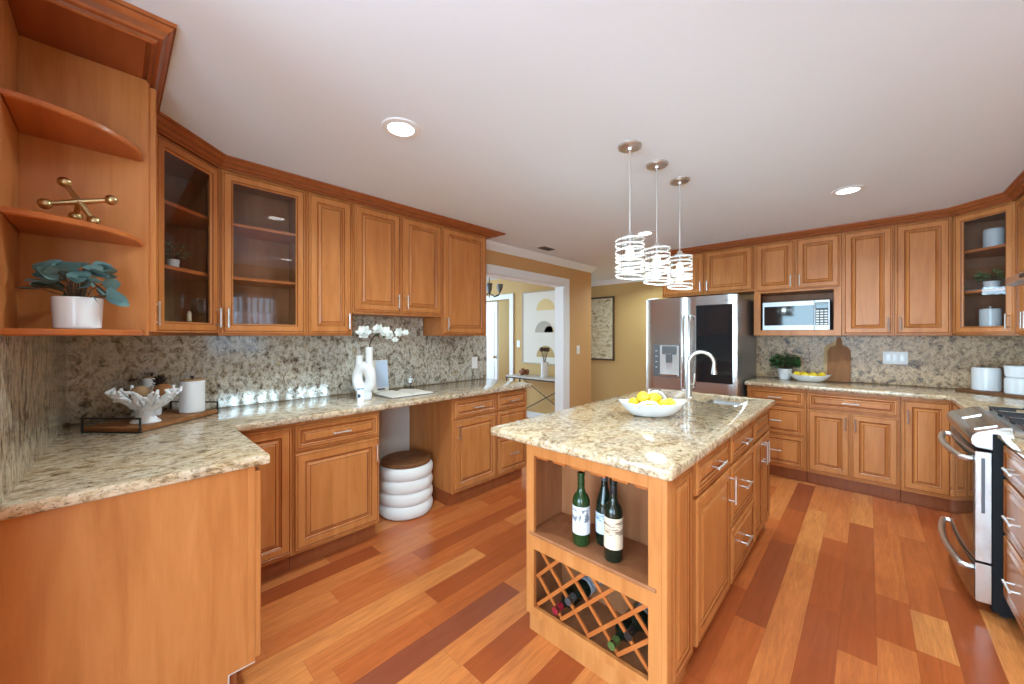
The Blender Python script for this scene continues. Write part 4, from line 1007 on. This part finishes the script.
# brass jack on the open shelf
t = thing('brass_jack', 'decorative brass jack with rounded tips on the middle open shelf', 'ornament', (-1.845, -.075, 1.7255))
arms = []
L = .070
ax = [Vector((.55, -.80, -.30)), Vector((.45, .62, -.36)), Vector((-.55, .18, .80))]
ax = [Vector(v).normalized() for v in ((.10, .95, .30), (.35, .42, -.80))]
mb = MB(); cz = .055
lo = 0
for v in ax:
    for s in (-1, 1):
        e = v*L*s; mb.tube([(0, 0, 0), tuple(e*.55), tuple(e)], [.010, .0075, .0065], 10); mb.ball(e*1.06, .0165, 14, 9)
mb.tube([(0, 0, 0), (-.045, -.01, -.035)], [.0085, .006], 10); mb.ball((-.048, -.01, -.040), .0165, 14, 9)
lo = min(v[2] for v in mb.v); mb.v = [(x, y, z-lo) for x, y, z in mb.v]
mb.build('rods', 'brass', t)

# ------------------------------------------------------------------ left counter: tray with coral
A2 = R_(41.8)
TX, TY = -2.736, .160
t = thing('serving_tray', 'rectangular wooden tray with black metal end rails on the left counter', 'tray', (TX, TY, .915), A2)
tw, tl = .29, .44     # local x across, local y along
MB().box(-tw/2, tw/2, -tl/2, tl/2, 0.004, .024, b=.002).build('base', 'board', t)
for s in (-1, 1):
    mb = MB(); y = s*(tl/2+.004)
    for x in (-tw/2+.004, tw/2-.004): mb.box(x-.004, x+.004, y-.004, y+.004, 0, .072)
    mb.box(-tw/2, tw/2, y-.004, y+.004, .064, .072); mb.box(-tw/2, tw/2, y-.004, y+.004, 0, .006)
    mb.build('end_rail', 'black', t, smooth=0)
Tm = Matrix.Translation((TX, TY, .939)) @ Matrix.Rotation(A2, 4, 'Z')
def on_tray(x, y, z=0): return tuple(Tm @ Vector((x, y, z)))
# coral bowl
t = thing('coral_bowl', 'white branching coral bowl on the wooden tray', 'bowl', on_tray(.045, -.105), R_(43.4)); rnd = random.Random(4)
mb = MB(); mb.lathe([(0, 0), (.060, 0), (.062, .005), (.042, .026), (.030, .045), (.032, .056), (.055, .070), (.066, .078), (.058, .082), (.035, .074), (0, .072)], 24, sx=1.05, sy=.8); mb.build('pedestal', 'coral', t)
br = MB()
for i in range(20):
    a = 2*PI*i/20+rnd.uniform(-.10, .10); L = .108*(1+.35*abs(math.cos(a)))*rnd.uniform(.85, 1.08); sx = math.cos(a); sy = math.sin(a)*.66
    p = [Vector((sx*.02, sy*.02, .058))]
    for k in range(1, 6):
        u = k/5; p.append(Vector((sx*(.02+L*u)+rnd.uniform(-.006, .006), sy*(.02+L*u)+rnd.uniform(-.006, .006), .058+.095*u**1.15+rnd.uniform(-.003, .005))))
    br.tube(p, [.010, .0105, .010, .009, .0085, .007], 8); br.ball(p[-1], .0085, 8, 6)
    for k in (2, 3, 4, 5):
        dirv = Vector((rnd.uniform(-1, 1)+sx*.4, rnd.uniform(-1, 1)+sy*.4, rnd.uniform(0, .7))).normalized(); e = p[k]+dirv*rnd.uniform(.014, .026)
        br.tube([p[k], (p[k]+e)/2, e], [.008, .0075, .006], 7); br.ball(e, .0068, 8, 6)
br.build('branch', 'coral', t)
bx, by = -.0, 0
Cm = Matrix.Translation(on_tray(.045, -.105)) @ Matrix.Rotation(R_(43.4), 4, 'Z')
def ball_thing(name, loc, r, m, label, cat):
    mb = MB(); mb.ball((0, 0, 0), r, 20, 14); o = mb.build(name, m, loc=loc); tag(o, label, cat)
ball_thing('wooden_ball', Cm @ Vector((-.030, .0, .142)), .040, 'cork', 'round tan wooden ball in the coral bowl, on the left', 'ball')
ball_thing('wooden_ball', Cm @ Vector((.060, .030, .150)), .040, 'board', 'round tan wooden ball in the coral bowl, on the right near the candle', 'ball')
mb = MB()
for k in range(7):
    z = -.035+.011*k; rr = .034*math.sin(PI*(k+1)/8.5)
    for j in range(9):
        a = 2*PI*j/9+k*.35; leaf(mb, (rr*.3*math.cos(a), rr*.3*math.sin(a), z), (math.cos(a), math.sin(a), .55), rr*1.0, .018, 0, nseg=2)
mb.ball((0, 0, -.005), (.017, .017, .034), 10, 8)
o = mb.build('pine_cone', mat('pine_cone_scale', srgb(58, 44, 40), .8), loc=tuple(Cm @ Vector((.005, .070, .188)))); tag(o, 'dark pine cone resting on the balls in the coral bowl', 'pine cone')
def canister(label, loc, r, h, lid='cork', name='canister', m='ceramic', knob='black', cat='jar', lidh=.008):
    t = thing(name, label, cat, loc)
    MB().lathe([(0, 0), (r-.004, 0), (r, .005), (r, h-.003), (r-.003, h), (0, h)], 36).build('body', m, t)
    if lid: MB().lathe([(0, h+.0005), (r*.96, h+.0005), (r*.96, h+lidh-.002), (r*.94, h+lidh), (0, h+lidh)], 32).build('lid', lid, t)
    if knob: MB().lathe([(0, h+lidh), (.004, h+lidh), (.005, h+lidh+.006), (.009, h+lidh+.010), (.009, h+lidh+.018), (0, h+lidh+.021)], 14).build('knob', knob, t)
    return t
canister('wide white candle jar with a black knob at the right end of the tray', on_tray(.055, .150), .058, .178)
canister('smaller white candle jar with a black knob behind the coral bowl', on_tray(-.075, .045), .040, .205)

# ------------------------------------------------------------------ left counter: vase, books and small things
t = thing('donut_vase', 'white ring-shaped ceramic vase with two necks on the left counter', 'vase', (-2.635, 1.240, .915), R_(43.4))
mb = MB(); n = 40; k = 14
R = []
for i in range(n):
    a = 2*PI*i/n; c = Vector((.048*math.cos(a), 0, .150+.078*math.sin(a))); u = Vector((.072*math.cos(a), 0, .046*math.sin(a))).normalized()
    ra = .036+.008*abs(math.sin(a)); rb = .038
    R.append([c+u*ra*math.cos(2*PI*j/k)+Vector((0, rb*math.sin(2*PI*j/k), 0)) for j in range(k)])
mb.rings(R, loop=True)
mb.lathe([(0, 0), (.046, 0), (.050, .004), (.050, .040), (.048, .08), (0, .085)], 24, sx=1.1, sy=.75)
mb.build('body', 'matte', t)
for x, z0, z1 in ((-.036, .180, .315), (.036, .18, .375)):
    m = MB(); m.lathe([(.034, z0), (.033, z0+.04), (.026, z0+.075), (.024, z1-.02), (.0245, z1-.003), (.0235, z1), (.019, z1), (.018, z1-.02), (.0, z1-.021)], 20, (x, 0, 0), sy=.9); m.build('neck', 'matte', t)
# flower stem standing in the tall neck
Vm = Matrix.Translation((-2.635, 1.240, .915)) @ Matrix.Rotation(R_(43.4), 4, 'Z')
t = thing('magnolia_branch', 'branch of white magnolia flowers standing in the ring vase', 'flower', tuple(Vm @ Vector((.040, 0, .36))), R_(43.4))
def fl(mb, c, s, seed):
    r = random.Random(seed); A = Vector((r.uniform(-.35, .35), -.85, r.uniform(.1, .6))).normalized(); U = A.cross(Vector((0, 0, 1))).normalized(); V = U.cross(A)
    for lay, (nn, el, L) in enumerate(((6, .25, 1.), (6, .7, .85), (4, 1.15, .55))):
        for j in range(nn):
            a = 2*PI*j/nn+lay*.5+r.uniform(-.15, .15); d = (U*math.cos(a)+V*math.sin(a))*math.cos(el)+A*math.sin(el)
            sd = A.cross(d).normalized(); nr = d.cross(sd).normalized(); pl, pc, pr = [], [], []
            for i in range(6):
                u = i/5; w = s*L*.36*math.sin(PI*min(1, u*.85+.1))**.8; p = Vector(c)+d*s*L*u+A*s*L*.18*u*u
                pc.append(p-A*.10*s*math.sin(PI*u)); pl.append(p+sd*w); pr.append(p-sd*w)
            mb.add(pl+pc+pr, [f for i in range(5) for f in ((i, i+1, 6+i+1, 6+i), (6+i, 6+i+1, 12+i+1, 12+i))])
    mb.ball(Vector(c)+A*s*.15, s*.12, 8, 6)
mb = MB(); mb.tube([(0, 0, -.03), (.0, 0, .03), (.012, 0, .07), (.045, -.005, .105), (.09, 0, .120), (.16, .01, .125), (.26, .02, .100)], [.0055]*4+[.0045, .0034, .0022], 7); mb.tube([(.012, 0, .07), (-.01, -.01, .10), (-.025, -.015, .12)], .0025, 6); mb.tube([(.16, .01, .125), (.19, .01, .09)], .002, 6); mb.build('stem', 'stem', t)
for i, (c, s) in enumerate((((-.034, -.02, .115), .056), ((.070, -.015, .140), .044), ((.115, -.01, .120), .046), ((.150, -.01, .095), .036), ((.215, .0, .120), .036), ((.255, .01, .115), .028), ((.185, -.005, .065), .024))):
    m = MB(); fl(m, c, s, i); m.build('flower', 'petal', t, recalc=False)
m = MB()
for c, d in (((.05, 0, .11), (.3, -.5, -.2)), ((.03, 0, .095), (.8, .2, -.5)), ((.10, 0, .12), (.2, -.6, -.6))): leaf(m, c, d, .05, .022, .1)
m.build('leaf', 'leaf', t, recalc=False)
canister('tiny white jar with a dark printed mark in front of the ring vase', (-2.555, 1.175, .915), .021, .085, lid='graycap', knob=None, cat='jar')
o = [x for x in bpy.data.objects if x.get('label', '').startswith('tiny white jar')][0]
mb = MB(); lr = .0216; ring = lambda rr, z: [(rr*math.cos(R_(-75+60*i/8)), rr*math.sin(R_(-75+60*i/8)), z) for i in range(9)]
mb.rings([ring(lr, .030), ring(lr, .056), ring(lr-.0008, .056), ring(lr-.0008, .030)], loop=True, closed=False); mb.build('label', 'ink', o)
# standing booklet
t = thing('booklet', 'thin white booklet with a pale blue cover picture standing against the backsplash', 'book', (-2.84, 1.41, .915), R90)
TB = Matrix.Rotation(R_(-6), 4, 'X')
def tilt(mb): m = MB(); m.sub(mb, TB); lo = min(v[2] for v in m.v); return m
m = tilt(MB().box(0, .135, 0, .018, 0.002, .262, b=.002)); m.build('pages', 'paper', t)
m = tilt(MB().box(.030, .133, -.0015, -.0004, .045, .258, b=.0003)); m.build('cover_picture', 'bluepic', t, smooth=0)
m = tilt(MB().box(.036, .100, -.0024, -.0016, .022, .034, b=.0002)); m.build('printed_line', 'navy', t, smooth=0)
# open book
t = thing('open_book', 'open hardback book lying on the left counter beside the vase', 'book', (-2.635, 1.565, .915), R_(0))
MB().box(-.130, .130, -.185, .185, 0, .004, b=.001).build('cover', 'darkgrey', t, smooth=0)
for s in (-1, 1):
    pr = [(0, .005), (.01*s, .014), (.04*s, .024), (.09*s, .022), (.178*s, .012), (.178*s, .0045), (0, .0045)]
    m = MB(); m.rings([[(-.125, y, z) for y, z in pr], [(.125, y, z) for y, z in pr]]); m.build('pages', 'paper', t, smooth=50)
# candle holder
t = thing('candle_holder', 'small black wire candle stand with a white votive behind the open book', 'candle holder', (-2.86, 1.755, .915))
mb = MB(); mb.lathe([(0, 0), (.038, 0), (.038, .004), (.006, .008), (.004, .012), (.004, .055), (0, .056)], 20); mb.build('base', 'black', t)
for a in (0, 2.1, 4.2): m = MB(); m.tube([(0, 0, .05), (.02*math.cos(a), .02*math.sin(a), .048), (.030*math.cos(a), .030*math.sin(a), .062), (.031*math.cos(a), .031*math.sin(a), .082)], .0022, 6); m.build('prong', 'black', t)
MB().lathe([(0, .056), (.024, .056), (.026, .085), (.024, .090), (0, .089)], 18).build('candle', 'plastic', t)
m = MB(); m.lathe([(.050, .001), (.052, .09), (.040, .145), (.012, .168), (.010, .180), (.009, .180), (.011, .167), (.039, .144), (.051, .09), (.049, .001)], 28, loop=True); m.build('glass_cloche', 'clear', t)

# ottoman in the knee space
t = thing('ottoman', 'round white tiered ottoman with a wooden top in the desk opening', 'ottoman', (-2.650, 1.585, 0))
R0 = .203; z = .006
for i in range(4):
    h = .094; prof = [(R0-.014, z), (R0-.004, z+.010), (R0+.003, z+.026), (R0+.005, z+h/2), (R0+.003, z+h-.026), (R0-.004, z+h-.010), (R0-.014, z+h), (0, z+h), ]
    MB().lathe([(0, z)]+prof, 48).build('cushion_tier', 'fabric', t); z += h
MB().lathe([(0, z), (R0-.022, z), (R0-.012, z+.005), (R0-.012, z+.024), (R0-.020, z+.030), (0, z+.030)], 48).build('wooden_top', 'darkwood', t)
MB().lathe([(0, 0), (R0-.03, 0), (R0-.03, .0055), (0, .0055)], 40).build('base', 'black', t)
struct(MB().box(XL, XL+.006, 1.234, 1.846, 0, .874).build('wall_knee', 'knee', smooth=0))

# glass cabinet contents
def rel(x, y, z): return (x, y, z)
potted('small pale green plant in a white pot behind the left glass corner door', (-2.755, .225, SHELF[0]), .022, .027, .062, 60, 'leafp', seed=3, spread=.055, up=.12, lsize=(.032, .010))
t = thing('slim_bottle', 'slim tan bottle on the floor of the left glass corner cabinet', 'bottle', (-2.705, .285, ZU0+.018))
MB().lathe([(0, 0), (.013, 0), (.014, .03), (.009, .055), (.014, .06), (.011, .075), (.012, .10), (.007, .115), (0, .116)], 18).build('body', mat('tan_bottle', srgb(196, 176, 140), .4), t)
canister('little white jar on the floor of the left glass corner cabinet', (-2.69, .20, ZU0+.018), .022, .030, lid=None, knob=None)
for i, (x, y) in enumerate(((-2.78, .33), (-2.735, .355))):
    t = thing('drinking_glass', 'clear stemmed glass in the left glass corner cabinet', 'glass', (x, y, ZU0+.018), 0, 'glasses in the left corner cabinet')
    MB().lathe([(0, 0), (.030, 0), (.030, .002), (.004, .006), (.003, .085), (.020, .10), (.032, .13), (.030, .19), (.0285, .19), (.030, .13), (.018, .103), (0, .095)], 20).build('bowl', 'clear', t)
canister('white canister on the top shelf of the right glass corner cabinet', (.715, 4.745, SHELF[1]), .055, .155, lid='ceramic', knob=None)
potted('small leafy plant in a round white pot in the right glass corner cabinet', (.705, 4.745, SHELF[0]), .036, .046, .075, 70, 'leafp', seed=8, spread=.065, up=.09, lsize=(.042, .020))
t = thing('plate', 'white plate leaning at the back of the middle shelf in the right glass cabinet', 'plate', (.62, 4.80, SHELF[0]))
MB().lathe([(0, 0), (.05, 0), (.085, .012), (.086, .014), (.05, .004), (0, .004)], 28).build('body', 'ceramic', t)
canister('white canister on the bottom of the right glass corner cabinet', (.70, 4.75, ZU0+.018), .058, .185, lid='ceramic', knob='nickel')

# far counter things
t = potted('bushy dark green plant in a white pot on the far counter beside the refrigerator', (-.640, 4.865, .915), .050, .066, .112, 300, 'leaf', seed=12, spread=.118, up=.16, lsize=(.042, .022))
def cutting_board(label, loc, w, hb, hh, hw, th, m, lean):
    t = thing('cutting_board', label, 'cutting board', loc)
    pr = [(-w/2+.015, 0), (w/2-.015, 0), (w/2, .015), (w/2, hb-.05), (w/2-.02, hb-.012), (w/2-.05, hb), (hw, hb+.012), (hw*.9, hb+hh-.02), (hw*.5, hb+hh), (-hw*.5, hb+hh), (-hw*.9, hb+hh-.02), (-hw, hb+.012), (-w/2+.05, hb), (-w/2+.02, hb-.012), (-w/2, hb-.05), (-w/2, .015)]
    mb = MB(); mb.rings([[(x, 0, z) for x, z in pr], [(x, th, z) for x, z in pr]]); m2 = MB(); m2.sub(mb, Matrix.Rotation(R_(-lean), 4, 'X')); lo = min(v[2] for v in m2.v); m2.v = [(a, b, c-lo) for a, b, c in m2.v]
    m2.build('board', m, t, smooth=0); return t
cutting_board('paddle-shaped brown cutting board with a handle leaning in front on the far wall', (-.213, 4.925, .915), .175, .355, .085, .022, .018, 'board', 8)
cutting_board('pale cutting board leaning behind the brown paddle board', (-.245, 4.965, .915), .175, .375, .03, .024, .014, 'paleboard', 5)
t = thing('canister_tray', 'long wooden tray under the white canisters in the far right corner', 'tray', (.77, 4.74, .915), R_(-42))
mb = MB(); mb.prism(rrect(-.245, .245, -.125, .125, .05, 6), 0, .018, b=.004); mb.build('base', 'darkwood', t)
canister('large white canister on the wooden tray in the far right corner, left of the pair', (.690, 4.830, .9335), .078, .170, lid='ceramic', knob=None, lidh=.012)
canister('white canister on the wooden tray in the far right corner, under the shallow bowl', (.835, 4.685, .9335), .080, .112, lid='ceramic', knob=None, lidh=.008)
t = thing('bowl', 'white straight-sided bowl stacked on the right-hand corner canister', 'bowl', (.835, 4.685, 1.0545))
MB().lathe([(0, 0), (.065, 0), (.076, .010), (.082, .085), (.080, .088), (.077, .085), (.070, .014), (0, .010)], 32).build('body', 'ceramic', t)

# outlets and switches (local -y is outward)
def plate(name, label, cat, loc, rz, w=.075, h=.118, toggles=1, kind='outlet'):
    t = thing(name, label, cat, loc, rz)
    MB().box(-w/2, w/2, -.006, -.0005, -h/2, h/2, b=.002).build('plate', 'plastic', t)
    for i in range(toggles):
        x = (i-(toggles-1)/2)*.046
        if kind == 'outlet':
            for s in (-1, 1): MB().box(x-.014, x+.014, -.0085, -.0062, s*.026-.014, s*.026+.014, b=.002).build('socket', 'ceramic', t)
        else: MB().box(x-.016, x+.016, -.0095, -.0062, -.032, .032, b=.002).build('rocker', 'ceramic', t)
plate('wall_outlet', 'white outlet plate on the left backsplash near the doorway end', 'outlet', (GX, 2.60, 1.09), R90)
plate('light_switch', 'white light switch on the tan wall right of the doorway', 'switch', (XL, 4.585, 1.17), R90, kind='switch')
plate('wall_outlet', 'wide double outlet plate on the far granite backsplash', 'outlet', (.182, YF-.025, 1.165), 0, w=.165, h=.118, toggles=3, kind='switch')
plate('light_switch', 'small white switch on the dining wall beside the artwork', 'switch', (-4.40, 4.82, 1.23), 0, kind='switch')

# ------------------------------------------------------------------ rooms beyond: artwork, console, chandelier, picture
t = thing('wall_art', 'large pale framed art with tan half-circles on the dining room wall', 'picture', (-3.80, 4.82, .925))
AW, AH = .95, 1.16
mb = MB(); mb.box(-AW/2, AW/2, -.025, -.001, 0, AH, b=.002); mb.build('canvas', mat('art_canvas', srgb(226, 222, 212), .8), t, smooth=0)
mb = MB()
for a in ((-AW/2-.015, -AW/2, 0, AH), (AW/2, AW/2+.015, 0, AH), (-AW/2-.015, AW/2+.015, -.015, 0), (-AW/2-.015, AW/2+.015, AH, AH+.015)): mb.box(a[0], a[1], -.035, -.001, a[2], a[3])
mb.build('frame', mat('art_frame', srgb(190, 184, 172), .6), t, smooth=0)
def half(cx, cz, r, up, m):
    pts = [(cx+r*math.cos(R_(180*i/24)), cz+up*r*math.sin(R_(180*i/24))) for i in range(25)]
    mb = MB(); mb.rings([[(x, -.0252, z) for x, z in pts], [(x, -.0275, z) for x, z in pts]]); mb.build('painted_shape', m, t, smooth=0)
sand = mat('art_sand', srgb(216, 194, 140), .8); ochre = mat('art_ochre', srgb(190, 164, 112), .8); greyp = mat('art_grey', srgb(176, 172, 160), .8)
half(.01, .86, .185, 1, sand); half(-.02, .50, .185, 1, greyp); half(.09, .50, .10, 1, sand); half(.01, .10, .185, 1, ochre)
t = thing('console_table', 'thin console table with a black X-braced frame below the artwork', 'table', (-3.74, 4.42, 0))
cw = .58
MB().box(-cw, cw, 0, .34, .705, .728, b=.002).build('tabletop', mat('console_top', srgb(200, 196, 190), .35), t, smooth=0)
mb = MB()
for y in (.01, .33): mb.box(-cw, cw, y-.009, y+.009, .687, .704); 
for x in (-cw+.01, cw-.01): mb.box(x-.009, x+.009, .02, .32, .687, .704)
mb.build('frame', 'black', t, smooth=0)
for x in (-cw+.01, cw-.01):
    for y in (.01, .33): MB().box(x-.009, x+.009, y-.009, y+.009, 0, .686).build('leg', 'black', t, smooth=0)
mb = MB(); mb.tube([(-cw+.02, .33, .08), (cw-.02, .33, .68)], .007, 6); mb.tube([(-cw+.02, .33, .68), (cw-.02, .33, .08)], .007, 6); mb.build('cross_brace', 'black', t)
mb = MB(); rnd = random.Random(2)
for i in range(9): mb.ball((rnd.uniform(-.05, .05), rnd.uniform(-.05, .05), .04+rnd.uniform(0, .06)), .035, 10, 7)
lo = min(v[2] for v in mb.v); mb.v = [(x, y, z-lo) for x, y, z in mb.v]
o = mb.build('wooden_knot', mat('knot_wood', srgb(140, 84, 48), .5), loc=(-4.08, 4.58, .7285)); tag(o, 'brown wooden knot ornament on the console table', 'ornament')
t = thing('vase', 'white cylindrical vase with dark stems on the console table', 'vase', (-3.62, 4.56, .7285))
MB().lathe([(0, 0), (.055, 0), (.058, .006), (.058, .24), (.055, .24), (.054, .22), (0, .22)], 24).build('body', 'ceramic', t)
mb = MB()
for i in range(7): a = i*.9; mb.tube([(.01*math.cos(a), .01*math.sin(a), .22), (.03*math.cos(a), .03*math.sin(a), .33), (.06*math.cos(a), .06*math.sin(a), .42)], .003, 5); mb.ball((.06*math.cos(a), .06*math.sin(a), .43), (.02, .02, .035), 8, 6)
mb.build('stem', 'stem', t)
t = thing('chandelier', 'dark metal chandelier with cup shades hanging in the dining room', 'lamp', (-4.50, 4.22, ZC))
MB().lathe([(0, 0), (.10, 0), (.10, -.02), (.04, -.035), (0, -.035)], 24).build('canopy', 'iron', t)
MB().tube([(0, 0, -.03), (0, 0, -.33)], .008, 8).build('rod', 'iron', t)
for i in range(6):
    a = 2*PI*i/6+.3; ca, sa = math.cos(a), math.sin(a)
    m = MB(); m.tube([(0, 0, -.33), (.10*ca, .10*sa, -.39), (.18*ca, .18*sa, -.36), (.20*ca, .20*sa, -.31)], .008, 8); m.build('arm', 'iron', t)
    m = MB(); m.lathe([(0, -.31), (.02, -.31), (.045, -.25), (.05, -.20), (.047, -.20), (.04, -.25), (0, -.295)], 14, (.20*ca, .20*sa, 0)); m.build('cup_shade', 'darkgrey', t)
t = thing('wall_picture', 'dark-framed pale picture on the far hall wall beside the refrigerator', 'picture', (-3.83, 6.30, .945))
PW, PH = .43, 1.12
mp = mat('map_print', srgb(216, 200, 168), .7); q = NT(mp); v = q.coords((9, 9, 16), rnd=False); q.l(q.ramp(q.noise(v, 1.2, 5, .6, .8), [(.35, srgb(150, 130, 100)), (.48, srgb(206, 190, 156)), (.7, srgb(228, 218, 194))]), q.b.inputs['Base Color'])
MB().box(-PW, PW, -.018, -.001, 0, PH).build('print', mp, t, smooth=0)
mb = MB()
for a in ((-PW-.03, -PW, -.03, PH+.03), (PW, PW+.03, -.03, PH+.03), (-PW, PW, -.03, 0), (-PW, PW, PH, PH+.03)): mb.box(a[0], a[1], -.03, -.001, a[2], a[3], b=.003)
mb.build('frame', 'stem', t, smooth=0)
